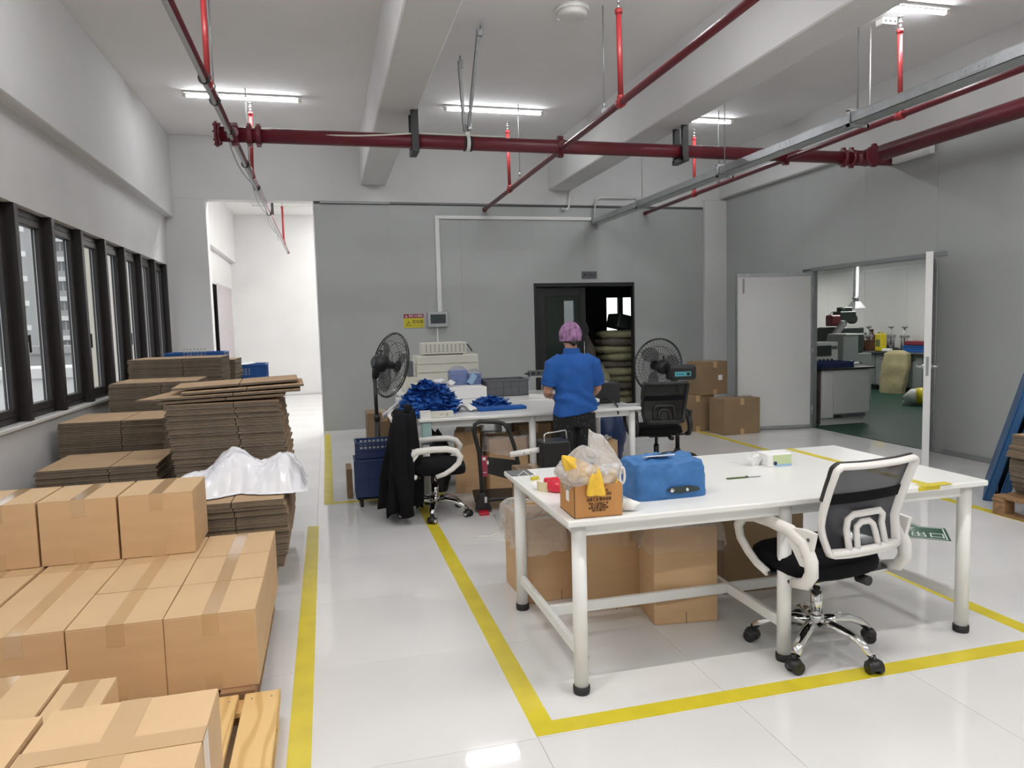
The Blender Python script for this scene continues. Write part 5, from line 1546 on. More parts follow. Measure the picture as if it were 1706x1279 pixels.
fan('pedestal_fan', 'black pedestal fan behind the all black chair, facing away', (3.80, 7.32, 0), (3.66, 7.50, 1.03), (-0.08, 0.99, 0.05), 0.315, (3.80, 7.32, 0.85), ctrl=((3.815, 7.26, 0.965), (0.30, 0.20, 0.17), -0.12), motor_len=0.16)
# ================================================================== NAVY CRATE TROLLEY AND OTHER FLOOR THINGS NEAR THE JACKET CHAIR
t = thing('crate_dolly', 'small wheeled dolly under the navy crates', 'dolly', (0.36, 6.38, 0))
MB().box(-0.16, 0.16, -0.13, 0.13, 0.065, 0.08).build('deck', 'black_plastic', t, bevel=0.004)
for sx in (-1, 1):
    for sy in (-1, 1):
        MB().cyl((sx * 0.12 - 0.014, sy * 0.10, 0.03), (sx * 0.12 + 0.014, sy * 0.10, 0.03), 0.03, 14).cbox((sx * 0.12, sy * 0.10, 0.05), (0.02, 0.03, 0.03)).build('caster', 'black_rubber', t)
crate('plastic_crate', 'navy plastic crate on the dolly, the lower of two', 0.36, 6.38, 0.081, 0.33, 0.27, 0.335, 'navy_plastic', holes=False)
crate('plastic_crate', 'navy plastic crate with pale vent slots, upper of two on the dolly', 0.36, 6.38, 0.417, 0.30, 0.245, 0.15, 'navy_plastic')
tag(MB().box(0, 0.05, 0, 0.30, 0, 0.27).build('folded_carton', 'cardboard_old', loc=(0.125, 6.62, 0.002), bevel=0.003), 'narrow folded brown carton standing left of the navy crates', 'carton')
carton(0.53, 7.40, 0, 'brown carton standing behind the fan at the table\'s left end', w=0.34, d=0.36, h=0.70, tone='cardboard_old', group=None)
# pushcart
t = thing('push_cart', 'black folding platform cart standing by the front table', 'cart', (1.33, 5.72, 0), math.radians(-8))
MB().tube([(-0.135, 0.0, 0.10), (-0.14, 0.0, 0.30), (-0.15, 0.0, 0.50), (-0.185, 0.0, 0.66), (-0.180, 0.0, 0.735), (-0.14, 0.0, 0.755), (0.0, 0, 0.75), (0.055, 0.0, 0.735), (0.095, 0.0, 0.69), (0.14, 0.0, 0.55), (0.175, 0, 0.38), (0.175, 0, 0.10)], 0.017, 12).build('handle', 'black_plastic', t)
MB().prism([(-0.14, 0.34), (0.17, 0.24), (0.17, 0.42), (-0.145, 0.47)], -0.006, 0.006, face_front(0, 0, 0)).build('handle_panel', 'black_plastic', t)
st = MB().box(-0.135, -0.085, -0.009, -0.0065, 0.30, 0.475).build('sticker', 'label_red', t)
MB().box(-0.125, -0.10, -0.0098, -0.009, 0.435, 0.46).box(-0.125, -0.095, -0.0098, -0.009, 0.33, 0.335).build('sticker_print', 'white_print', st)
MB().box(-0.09, -0.075, -0.010, -0.007, 0.40, 0.43).build('clip', 'white_plastic', t)
MB().box(-0.20, 0.20, -0.02, 0.34, 0.085, 0.115).build('platform', 'black_plastic', t, bevel=0.008)
MB().box(-0.17, -0.09, -0.12, -0.02, 0.0, 0.022).build('brake_pedal', 'red_tape', t, bevel=0.004)
MB().prism([(-0.20, 0.02), (-0.06, 0.02), (-0.085, 0.09), (-0.115, 0.17), (-0.165, 0.16)], -0.03, 0.03, face_front(0, 0, 0)).build('hinge_bracket', 'black_plastic', t, bevel=0.004)
MB().cbox((-0.11, -0.034, 0.11), (0.02, 0.01, 0.05)).build('spring_clip', 'chrome', t)
for sx in (-1, 1):
    for yy in (0.03, 0.29):
        MB().cyl((sx * 0.15 - 0.012, yy, 0.037), (sx * 0.15 + 0.012, yy, 0.037), 0.036, 16).build('wheel', 'black_rubber', t)
open_carton(1.57, 6.42, 0.36, 0.34, 0.52, 'brown carton with clear liner just behind the platform cart', rz=-0.05, seed=12, drop=0.13, dense=True)
carton(1.26, 6.62, 0, 'tall brown carton standing left of the platform cart under the table', w=0.24, d=0.36, h=0.57, tone='cardboard', group=None, rz=-0.25)
# black tape machine on a stand carton
carton(1.50, 5.18, 0, 'grey brown carton carrying the black machine behind the front table', w=0.30, d=0.30, h=0.46, tone='cardboard_old', group=None)
t = thing('label_machine', 'black machine with a white roller and chrome handle behind the front table', 'machine', (1.56, 5.12, 0.462))
MB().box(-0.04, 0.17, -0.10, 0.10, 0, 0.21).build('body', 'black_plastic', t, bevel=0.01)
MB().tube([(-0.03, -0.09, 0.20), (-0.03, -0.09, 0.265), (-0.015, -0.085, 0.275), (0.14, -0.06, 0.285), (0.15, -0.06, 0.28), (0.15, -0.06, 0.20)], 0.006, 8).build('handle', 'chrome', t)
MB().cyl((-0.28, -0.03, 0.125), (-0.05, -0.05, 0.15), 0.022, 16).build('roller', 'white_plastic', t)
MB().cyl((-0.052, -0.05, 0.15), (-0.035, -0.05, 0.152), 0.030, 14).cbox((-0.05, -0.06, 0.10), (0.03, 0.05, 0.16)).build('roller_mount', 'black_plastic', t)
for k in range(3):
    MB().cyl((-0.18 + k * 0.05, -0.066, 0.135 + k * 0.005), (-0.18 + k * 0.05, -0.060, 0.135 + k * 0.005), 0.006, 8).build('screw', 'steel_grey', t)
# cartons and dark bags under the worker's table
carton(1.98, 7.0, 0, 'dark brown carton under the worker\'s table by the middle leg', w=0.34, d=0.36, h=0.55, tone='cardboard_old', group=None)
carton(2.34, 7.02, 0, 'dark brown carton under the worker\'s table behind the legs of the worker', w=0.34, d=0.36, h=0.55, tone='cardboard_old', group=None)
carton(2.60, 6.55, 0, 'small brown carton with white paper on it beside the table\'s right leg', w=0.20, d=0.24, h=0.40, tone='cardboard', group=None)
tag(MB().grid(lambda u, v: (2.53 + 0.13 * u, 6.47 + 0.14 * v, 0.403 + 0.03 * abs(math.sin(5 * u + 3 * v))), 8, 8).build('paper_sheet', 'paper', solid=0.002), 'crumpled white paper on the small carton by the table leg', 'paper')
def bag(name, x, y, z, rx, ry, h, m, label, seed, cat='bag', loc=None):
    def f(u, v):
        a = 2 * PI * v
        r = (0.75 + 0.25 * math.sin(PI * min(1, u * 1.15))) * (1 - max(0, u - 0.8) * 3.2)
        k = 1 + 0.16 * nz3(math.cos(a) * 1.5, math.sin(a) * 1.5, u * 3 + seed) + 0.06 * nz3(math.cos(a) * 5, math.sin(a) * 5, u * 9 + seed)
        return math.cos(a) * rx * r * k, math.sin(a) * ry * r * k, h * u * (1 + 0.05 * math.sin(a * 2 + seed))
    o = MB().grid(f, 18, 32, wrap=True).build(name, m, loc=(x, y, z))
    return tag(o, label, cat)
bag('rubbish_bag', 0.955, 6.72, 0.0, 0.15, 0.20, 0.56, 'black_plastic', 'black bag slumped under the table behind the jacket chair', 3)
bag('rubbish_bag', 3.02, 7.55, 0.0, 0.24, 0.24, 0.62, 'navy_plastic', 'dark navy bag standing right of the worker\'s table', 5)
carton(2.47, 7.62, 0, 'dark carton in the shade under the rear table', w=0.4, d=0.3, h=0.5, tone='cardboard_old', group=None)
tag(MB().tube([(0.98, 5.05, 0.006), (1.10, 5.02, 0.006), (1.20, 5.10, 0.006), (1.24, 5.35, 0.006), (1.26, 5.60, 0.006)], 0.006, 8).build('cable', 'white_plastic'), 'white cable lying on the floor by the jacket chair casters', 'cable')
# ================================================================== ON THE WORKER'S TABLES
# heap of blue mask strips: a mound under many small folded strips
def mound(cx, cy, rx, ry, h, z0, seed):
    def f(u, v):
        a = 2 * PI * v
        r = u * (1 + 0.15 * nz3(math.cos(a) * 1.5, math.sin(a) * 1.5, seed))
        return cx + rx * r * math.cos(a), cy + ry * r * math.sin(a), z0 + h * max(0, 1 - u ** 2.2) * (1 + 0.2 * nz3(math.cos(a) * u * 3, math.sin(a) * u * 3, seed + 1))
    return f
def heap(label, cx, cy, rx, ry, h, z0, n, m, seed, name, cat, size=(0.12, 0.055)):
    rnd = random.Random(seed)
    f = mound(cx, cy, rx, ry, h, z0, seed)
    mb = MB().grid(f, 14, 40, wrap=True)
    for i in range(n):
        u = math.sqrt(rnd.random()) * 0.97; v = rnd.random()
        p = Vector(f(u, v))
        M = Matrix.Translation(p + Vector((0, 0, 0.008))) @ Euler((rnd.uniform(-.55, .55), rnd.uniform(-.55, .55), rnd.uniform(0, 6.3))).to_matrix().to_4x4()
        L = size[0] * rnd.uniform(.6, 1.2); w = size[1] * rnd.uniform(.6, 1.1)
        vs = []
        for k in range(4):
            x = -L / 2 + L * k / 3; zz = 0.012 * math.sin(k * 2.0 + i)
            vs += [M @ Vector((x, -w / 2, zz)), M @ Vector((x, w / 2, zz + 0.004))]
        mb.add(vs, [(2 * k, 2 * k + 1, 2 * k + 3, 2 * k + 2) for k in range(3)])
    o = mb.build(name, m)
    return tag(o, label, cat, None, 'stuff')
heap('large heap of blue folded cloth masks on the left end of the worker\'s table', 0.905, 6.62, 0.27, 0.30, 0.25, 0.757, 620, 'blue_cloth', 11, 'cloth_masks', 'mask heap')
heap('blue masks spilling over the table corner beside the jacket chair', 0.755, 6.36, 0.10, 0.14, 0.13, 0.757, 120, 'blue_cloth', 12, 'cloth_masks', 'mask heap')
heap('small flat heap of blue masks in front of the grey tote', 1.50, 6.72, 0.19, 0.13, 0.07, 0.757, 140, 'blue_cloth', 13, 'cloth_masks', 'mask heap')
tag(MB().box(-0.23, 0.23, -0.075, 0.075, 0, 0.03).build('folded_cloth', 'blue_shirt', loc=(1.56, 6.50, 0.7555), bevel=0.006, rotz=0.03), 'long flat folded blue cloth near the front edge of the worker\'s table', 'cloth')
# white wipes
def wipe(u, v):
    x = -0.10 + 0.20 * u; y = -0.09 + 0.18 * v
    return x, y, 0.01 + 0.12 * abs(nz3(x * 7, y * 7, 3.1)) + 0.05 * math.exp(-((u - .3) ** 2 + (v - .5) ** 2) / 0.03)
tag(MB().grid(wipe, 20, 20).build('white_cloth', 'white_cloth', loc=(1.22, 6.52, 0.756), solid=0.003), 'crumpled white cloth right of the large blue heap', 'cloth')
# small scale / paper strip at the table corner
t = thing('price_strip_holder', 'small beige wooden block with screws at the left corner of the worker\'s table', 'block', (0.90, 6.17, 0.756))
MB().box(-0.145, 0.145, -0.03, 0.03, 0, 0.055).build('body', 'cream_plastic', t, bevel=0.004)
for x in (-0.12, 0.04, 0.09):
    MB().cyl((x, -0.034, 0.028), (x, -0.029, 0.028), 0.007, 8).build('screw', 'steel_grey', t)
t = thing('paper_strip', 'white and pale green paper strip hanging down from the worker\'s table corner', 'paper', (0.80, 6.125, 0.0))
MB().box(-0.045, 0.045, -0.002, 0.0, 0.735, 0.822).box(-0.045, 0.045, -0.002, 0.06, 0.820, 0.822).build('white_part', 'paper', t)
MB().grid(lambda u, v: (-0.045 + 0.09 * v, -0.004 - 0.015 * math.sin(u * 2.5), 0.735 - 0.20 * u), 8, 4).build('green_part', 'pale_green_paper', t, solid=0.0015)
# grey tote, shelf, terminal strip
crate('plastic_tote', 'dark grey open plastic tote on the rear worker\'s table', 1.93, 7.85, 0.756, 0.46, 0.32, 0.185, 'grey_plastic', cat='tote', holes=False, rim=0.022)
t = thing('small_shelf', 'small grey metal shelf stand behind the grey tote', 'shelf', (2.47, 8.0, 0.756))
MB().box(-0.22, 0.17, -0.12, 0.12, 0.175, 0.187).build('shelf_board', 'grey_light', t, bevel=0.002)
for sx in (-0.02, 0.15):
    for sy in (-0.10, 0.10):
        MB().box(sx - 0.008, sx + 0.008, sy - 0.008, sy + 0.008, 0, 0.175).build('leg', 'steel_grey', t)
t = thing('power_strip', 'dark grey device with sockets lying on the small shelf', 'device', (2.40, 8.0, 0.9435))
MB().box(-0.14, 0.15, -0.05, 0.05, 0, 0.062).build('body', 'grey_plastic', t, bevel=0.004)
for k in range(4):
    MB().box(-0.12 + k * 0.065, -0.075 + k * 0.065, -0.0515, -0.0495, 0.015, 0.048).build('socket', 'black_plastic', t)
MB().tube([(-0.14, -0.02, 0.03), (-0.19, -0.02, 0.03)], 0.010, 8).build('plug', 'black_plastic', t)
t = thing('low_tray', 'flat white tray with raised edge beside the worker\'s left elbow', 'tray', (2.30, 7.25, 0.756), -0.5)
MB().box(-0.25, 0.25, -0.02, 0.02, 0, 0.04).box(-0.25, 0.25, 0.02, 0.3, 0, 0.006).build('body', 'white_plastic', t, bevel=0.003)
# white flat carton with blue bagged packs
tag(MB().box(-0.30, 0.24, -0.28, 0.28, 0, 0.125).build('flat_box', 'paper', loc=(1.43, 7.88, 0.756), bevel=0.004), 'flat white box under the blue wrapped packs on the rear table', 'box')
def pack(x, y, z, w, d, h, label, rz):
    t = thing('wrapped_pack', label, 'pack', (x, y, z), rz, 'blue packs in clear wrap')
    n = 6
    for k in range(n):
        MB().box(-w / 2 + 0.004 * (k % 2), w / 2, -d / 2, d / 2 - 0.004 * (k % 2), h * k / n + 0.001, h * (k + 1) / n).build('layer', 'pale_blue', t, bevel=0.006)
    def wr(u, v):
        a = 2 * PI * v
        e = 6.0; c, s = math.cos(a), math.sin(a)
        k = (abs(c) ** e + abs(s) ** e) ** (-1 / e)
        r = 1.06 + 0.08 * nz3(c * 2, s * 2, u * 3 + x)
        q = 1 if u < 0.75 else 1 - (u - 0.75) * 2.6
        return c * k * w / 2 * r * q, s * k * d / 2 * r * q, (h + 0.05) * u
    MB().grid(wr, 12, 40, wrap=True).build('wrap', 'clear_bag', t)
    return t
pack(1.43, 8.02, 0.882, 0.20, 0.16, 0.165, 'taller blue bagged pack on the flat white box', 0.05)
pack(1.61, 7.98, 0.882, 0.14, 0.16, 0.125, 'lower blue bagged pack at the right on the flat white box', -0.05)
tag(MB().box(-0.035, 0.035, -0.002, 0.002, 0, 0.12).build('label_strip', 'sky_print', loc=(1.535, 7.885, 0.90), rot=(0, 0.6, 0)), 'light blue strip slanting across the two blue packs', 'strip')
def scrap(u, v):
    x = -0.09 + 0.18 * u; y = -0.06 + 0.12 * v
    return x, y, 0.02 + 0.11 * abs(nz3(x * 11, y * 11, 8.1))
tag(MB().grid(scrap, 18, 14).build('wrap_scraps', 'paper', loc=(1.255, 7.78, 0.883), solid=0.003), 'white paper scraps and wrap left of the blue packs', 'scraps')
# drawer unit with a white slotted box on top
t = thing('drawer_unit', 'low cream drawer unit with three drawers against the grey wall', 'drawer unit', (1.445, 8.98, 0.756))
MB().box(-0.39, 0.39, -0.20, 0.22, 0, 0.435).build('body', 'cream_plastic', t, bevel=0.006)
for k in range(4):
    z0 = 0.02 + 0.104 * k
    MB().box(-0.385, 0.385, -0.214, -0.20, z0, z0 + 0.096).build('drawer', 'cream_plastic', t, bevel=0.004)
t = thing('power_supply', 'white box with rows of vent holes on top of the drawer unit', 'device', (1.415, 8.95, 1.192))
MB().box(-0.275, 0.275, -0.16, 0.16, 0.012, 0.155).build('body', 'cream_plastic', t, bevel=0.006)
h = MB()
for i in range(10):
    for j in range(5):
        h.box(-0.235 + i * 0.052, -0.22 + i * 0.052, -0.1615, -0.1595, 0.04 + j * 0.02, 0.049 + j * 0.02)
h.build('vent_holes', 'joint_dark', t)
for sx in (-0.22, 0.22):
    MB().cyl((sx, -0.10, 0), (sx, -0.10, 0.013), 0.015, 10).build('foot', 'black_rubber', t)
MB().tube([(0.275, 0.05, 0.12), (0.33, 0.05, 0.115), (0.37, 0.04, 0.05), (0.38, 0.03, 0.03)], 0.008, 8).build('cord', 'black_rubber', t)
tag(MB().box(-0.035, 0.035, -0.05, 0.05, 0, 0.19).build('speaker_box', 'grey_plastic', loc=(0.985, 8.85, 0.94), bevel=0.006), 'narrow dark grey box left of the drawer unit', 'speaker')
tag(MB().box(-0.09, 0.09, -0.08, 0.08, 0, 0.183).build('support_box', 'cream_plastic', loc=(0.97, 8.85, 0.756), bevel=0.004), 'cream box under the narrow dark grey box', 'box')
t = thing('small_printer', 'small cream printer left of the blue heap by the drawer unit', 'printer', (1.02, 8.05, 0.756))
MB().box(-0.16, 0.16, -0.12, 0.12, 0, 0.16).build('body', 'cream_plastic', t, bevel=0.015, segs=2)
MB().box(-0.10, 0.10, -0.122, -0.118, 0.10, 0.115).build('slot', 'grey_plastic', t)
def filmy(u, v):
    x = -0.14 + 0.28 * u; y = -0.1 + 0.2 * v
    return x, y, 0.02 + 0.13 * abs(nz3(x * 8, y * 8, 5.5)) * math.sin(PI * u)
tag(MB().grid(filmy, 18, 14).build('plastic_film', 'white_film', loc=(1.16, 7.95, 0.90), solid=0.002), 'small crumpled white film on the cream printer', 'plastic film')
tag(MB().grid(lambda u, v: (-0.17 + 0.30 * u, -0.03 + 0.06 * v, 0.26 * u ** 1.2 + 0.03 * math.sin(v * 6)), 12, 8).build('plastic_film', 'white_film', loc=(0.66, 6.95, 0.70), solid=0.004), 'white film sheet hanging beside the fan at the table end', 'plastic film')
# right end of the worker's table
t = thing('terminal_box', 'black boxy device at the right end of the worker\'s table', 'device', (2.62, 6.62, 0.756))
MB().box(-0.14, 0.14, -0.14, 0.14, 0, 0.20).build('body', 'black_plastic', t, bevel=0.012)
MB().box(-0.05, 0.06, -0.03, 0.03, 0.20, 0.207).build('display', 'grey_light', t)
MB().tube([(-0.02, -0.14, 0.05), (-0.04, -0.36, 0.05), (-0.045, -0.49, 0.02), (-0.045, -0.51, -0.06)], 0.008, 8).build('cord', 'black_rubber', t)
tag(MB().box(-0.12, 0.12, -0.06, 0.06, 0, 0.03).build('folded_cloth', 'blue_shirt', loc=(2.36, 6.40, 0.756), bevel=0.005), 'small folded blue cloth right of the worker', 'cloth')
tag(MB().box(-0.13, 0.12, -0.07, 0.07, 0, 0.035).build('paper_pile', 'paper', loc=(2.37, 6.42, 0.788), bevel=0.006), 'white paper pile on the small blue cloth', 'paper')
tag(MB().box(-0.13, 0.13, -0.03, 0.03, 0, 0.02).build('black_tray', 'grey_plastic', loc=(2.36, 6.48, 0.824), bevel=0.004), 'thin dark bar lying on the white paper pile', 'bar')
tag(MB().lathe([(0.0, 0), (0.045, 0), (0.048, 0.05), (0.044, 0.10), (0.0, 0.10)], (0, 0, 0), 20).build('paper_roll', 'cream_plastic', loc=(2.735, 6.83, 0.756)), 'pale roll standing beside the black device', 'roll')
tag(MB().box(-0.12, 0.12, -0.04, 0.04, 0, 0.015).build('ruler_bar', 'grey_light', loc=(2.72, 6.25, 0.756), bevel=0.003), 'grey flat bar at the right corner of the worker\'s table', 'bar')
# cartons by the white door leaf
carton(5.33, 8.62, 0, 'large brown carton on the floor in front of the open white door leaf', w=0.58, d=0.33, h=0.48, tone='cardboard_old', group='brown cartons by the white door', rz=0.10)
carton(4.93, 9.10, 0, 'brown carton on the floor behind the large carton by the white door', w=0.50, d=0.42, h=0.50, tone='cardboard_old', group='brown cartons by the white door')
t = carton(5.16, 9.05, 0.503, 'dark carton with a small white label, stacked on top by the white door', w=0.42, d=0.36, h=0.46, tone='cardboard_old', group='brown cartons by the white door', rz=0.15)
MB().box(0.05, 0.12, -0.1835, -0.182, 0.20, 0.27).build('label', 'paper', t)
tag(MB().grid(lambda u, v: (-0.1 + 0.2 * u, -0.05 + 0.1 * v, 0.005 + 0.04 * abs(nz3(u * 5, v * 5, 2))), 10, 8).build('plastic_film', 'clear_bag_dense', loc=(5.48, 8.62, 0.482)), 'scrap of clear film on the large carton by the door', 'plastic film')
# ================================================================== STORAGE ROOM: PILED SACKS
def folded_sack(x, y, z, w, d, h, m, label, seed, rz=0.0, group='folded sacks in the storage room'):
    def f(u, v):
        a = 2 * PI * v; e = 4.0
        c, s = math.cos(a), math.sin(a)
        k = (abs(c) ** e + abs(s) ** e) ** (-1 / e)
        p = PI * (u - 0.5)
        r = max(0.0, math.cos(p)) ** 0.35
        n_ = 1 + 0.10 * nz3(c * 2 + seed, s * 2, u * 2)
        return c * k * w / 2 * r * n_, s * k * d / 2 * r * n_, h / 2 + h / 2 * math.sin(p) * (1 + 0.25 * nz3(c * 2, s * 2, seed))
    o = MB().grid(f, 10, 32, wrap=True).build('sack', m, loc=(x, y, z), rotz=rz)
    return tag(o, label, 'sack', group)
z = 0.0
for k in range(11):
    hh = 0.125
    folded_sack(4.86 + 0.05 * math.sin(k * 2.1), 11.55 + 0.03 * math.cos(k * 3), z, 0.72, 0.62, hh * 1.15, 'sack' if k % 3 else 'sack_dark', 'greenish folded sack, number %s from the floor in the pile behind the black door' % ('one two three four five six seven eight nine ten eleven'.split()[k]), k * 1.7, 0.1 * math.sin(k))
    z += hh
tag(MB().box(-0.23, 0.22, -0.2, 0.2, 0, 0.24).build('dark_box', 'machine_dark', loc=(4.99, 11.6, z + 0.03), rot=(0, 0.22, 0.15), bevel=0.02), 'dark box tilted on top of the sack pile in the black doorway', 'box')
bag('rubbish_bag', 4.22, 11.50, 0.0, 0.24, 0.26, 1.32, 'sack_dark', 'tall dark brown sack standing left of the sack pile', 9, cat='sack')
bag('rubbish_bag', 3.82, 11.62, 0.0, 0.17, 0.22, 1.05, 'black_plastic', 'black bag standing behind the worker in the doorway', 12)
bag('rubbish_bag', 4.36, 11.12, 0.0, 0.20, 0.13, 0.82, 'sack', 'low greenish sack at the foot of the tall dark sack', 15, cat='sack')
bag('rubbish_bag', 4.16, 11.50, 1.30, 0.16, 0.14, 0.28, 'grey_plastic', 'grey black bundle on top of the tall dark sack', 21, cat='bundle')
# ================================================================== LABORATORY BEYOND THE DOUBLE DOOR
t = thing('lab_island', 'white cabinet island with a black worktop just inside the laboratory', 'cabinet', (7.095, 8.62, 0.004))
MB().box(-0.385, 0.40, 0.0, 1.5, 0.10, 0.785).build('body', 'cabinet_white', t, bevel=0.004)
MB().box(-0.385, 0.36, 0.04, 1.45, 0.0, 0.10).build('plinth', 'cabinet_white', t)
MB().box(-0.20, 0.395, -0.018, 0.0, 0.16, 0.775).build('door', 'cabinet_white', t, bevel=0.003)
MB().box(-0.38, -0.205, -0.014, 0.0, 0.11, 0.775).build('side_panel', 'panel_white', t, bevel=0.003)
MB().box(-0.20, 0.33, -0.016, 0.0, 0.105, 0.15).build('bottom_slot', 'grey_plastic', t)
MB().box(-0.19, -0.08, -0.02, -0.012, 0.11, 0.14).build('latch', 'black_plastic', t)
MB().box(-0.40, -0.388, 0.02, 1.48, 0.02, 0.78).build('dark_side', 'sack_dark', t)  # dark sheet stands in for the shade on the open side
MB().box(-0.43, 0.46, -0.05, 1.55, 0.785, 0.812).build('worktop', 'black_plastic', t, bevel=0.004)
crate('plastic_tray', 'dark blue plastic tray on the black island worktop', 6.97, 8.78, 0.8165, 0.50, 0.34, 0.085, 'navy_plastic', cat='tray', holes=False)
tag(MB().grid(lambda u, v: (-0.17 + 0.34 * u, -0.13 + 0.26 * v, 0.03 + 0.05 * abs(nz3(u * 6, v * 6, 1))), 14, 12).build('paper_pile', 'paper', loc=(7.38, 8.95, 0.817), solid=0.004), 'white crumpled papers right of the blue tray on the island', 'paper')
t = thing('bench_oven', 'white laboratory oven with a dark window and a row of knobs', 'oven', (7.36, 9.60, 0.817), 0.05)
MB().box(-0.33, 0.26, -0.18, 0.20, 0.0, 0.33).build('body', 'cabinet_white', t, bevel=0.01)
MB().box(-0.27, 0.13, -0.187, -0.178, 0.12, 0.28).build('window', 'screen_dark', t)
MB().box(0.14, 0.24, -0.186, -0.178, 0.22, 0.27).build('display', 'grey_plastic', t)
for k in range(6):
    MB().cyl((-0.24 + k * 0.075, -0.20, 0.06), (-0.24 + k * 0.075, -0.18, 0.06), 0.016, 12).build('knob', 'black_plastic', t)
# machines behind the oven
t = thing('testing_machine', 'dark green testing machine with a slanted arm on the laboratory bench', 'machine', (9.12, 11.25, 0.0))
MB().box(-0.55, 0.45, -0.30, 0.45, 0.0, 0.86).build('stand', 'cabinet_grey', t, bevel=0.006)
MB().box(-0.28, 0.36, -0.22, 0.30, 0.86, 1.34).build('body', 'machine_dark', t, bevel=0.04, segs=3)
MB().bar((-0.52, -0.24, 0.95), (-0.10, -0.24, 1.42), 0.08, 0.10).build('slanted_arm', 'steel_grey', t, bevel=0.01)
m = MB().cyl((-0.02, 0.0, 1.36), (-0.02, 0.0, 1.46), 0.14, 16).cbox((0.10, 0.0, 1.52), (0.34, 0.22, 0.20)).cyl((0.02, 0, 1.60), (0.02, 0, 1.70), 0.07, 12).cbox((0.12, 0, 1.66), (0.22, 0.12, 0.08)).cyl((0.27, -0.05, 1.48), (0.27, 0.05, 1.48), 0.09, 14)
m.build('motor_head', 'machine_dark', t, bevel=0.012)
MB().cbox((-0.18, -0.05, 1.46), (0.20, 0.18, 0.20)).build('red_housing', 'machine_red', t, bevel=0.02)
MB().tube([(-0.25, -0.05, 1.56), (-0.20, -0.05, 1.62), (-0.06, -0.05, 1.61), (0.0, -0.05, 1.56)], 0.006, 6).build('wire', 'black_rubber', t)
t = thing('instrument_rack', 'green grey instruments in a row at the left of the testing machine', 'instrument', (8.42, 11.25, 0.0))
MB().box(-0.45, 0.14, -0.25, 0.35, 0.0, 0.86).build('stand', 'cabinet_grey', t, bevel=0.006)
MB().box(-0.42, 0.13, -0.2, 0.3, 0.86, 1.05).build('lower_unit', 'machine_green', t, bevel=0.01)
MB().box(-0.42, 0.10, -0.16, 0.3, 1.05, 1.27).build('upper_unit', 'machine_green', t, bevel=0.01)
for k in range(4):
    MB().box(-0.38 + k * 0.13, -0.29 + k * 0.13, -0.165, -0.158, 1.12, 1.22).build('panel', 'cream_plastic', t)
MB().box(-0.2, 0.05, -0.06, 0.1, 1.27, 1.33).build('lid', 'cabinet_white', t, bevel=0.01)
for k in range(3):
    MB().cbox((-0.08, -0.22, 0.90 + 0.065 * k), (0.06, 0.03, 0.05)).build('socket', 'cabinet_white', t, bevel=0.003)
t = thing('bottle', 'orange capped jar standing before the testing machine', 'jar', (8.98, 10.98, 0.862))
MB().lathe([(0.07, 0), (0.075, 0.02), (0.075, 0.18), (0.06, 0.20)], (0, 0, 0), 16).build('body', 'machine_green', t)
MB().lathe([(0.068, 0.20), (0.068, 0.25), (0.0, 0.252)], (0, 0, 0), 16).build('cap', 'red_bright', t)
t = thing('cabinet_box', 'grey cabinet with a pale top between machine and far cabinets', 'cabinet', (8.40, 10.30, 0.0))
MB().box(-0.14, 0.16, -0.2, 0.2, 0.004, 1.22).build('body', 'cabinet_grey', t, bevel=0.006)
MB().box(-0.10, 0.26, -0.22, 0.22, 1.22, 1.245).build('top', 'paper', t, bevel=0.004)
for k, (x, h) in enumerate(((13.02, 0.44), (13.22, 0.36))):
    t = thing('bottle', ('taller', 'shorter')[k] + ' brown amber bottle on the far worktop behind the blue box', 'bottle', (11.36, x, 0.799), 0, 'amber bottles')
    MB().lathe([(0.085, 0), (0.088, 0.01), (0.088, h * 0.65), (0.04, h * 0.82), (0.04, h * 0.92)], (0, 0, 0), 18).build('body', 'amber_glass', t)
    MB().lathe([(0.045, h * 0.9), (0.045, h), (0.0, h)], (0, 0, 0), 14).build('cap', 'black_plastic', t)
# cabinets along the far wall
def base_cab(y, label):
    t = thing('base_cabinet', label, 'cabinet', (11.27, y, 0.004), 0, 'grey base cabinets along the laboratory wall')
    MB().box(-0.27, 0.30, -0.40, 0.40, 0.09, 0.76).build('body', 'cabinet_grey', t, bevel=0.004)
    MB().box(-0.22, 0.30, -0.40, 0.40, 0.0, 0.09).build('plinth', 'black_plastic', t)
    for s in (-1, 1):
        d = MB().box(-0.290, -0.27, s * 0.20 - 0.19, s * 0.20 + 0.19, 0.11, 0.745).build('door', 'cabinet_grey', t, bevel=0.004)
        MB().box(-0.310, -0.29, s * 0.20 - 0.055, s * 0.20 + 0.055, 0.655, 0.675).build('handle', 'chrome', d, bevel=0.003)
    return t
for k, lb in enumerate(('nearest the doorway edge', 'behind the cream sack', 'left of the cream sack', 'behind the island right end', 'behind the testing machine')):
    base_cab(10.42 + 0.82 * k, 'grey base cabinet with two doors, ' + lb)
tag(MB().box(-0.33, 0.33, -2.2, 2.2, 0, 0.03).build('worktop', 'grey_plastic', loc=(11.25, 12.1, 0.768), bevel=0.004), 'long dark grey worktop over the laboratory base cabinets', 'worktop')
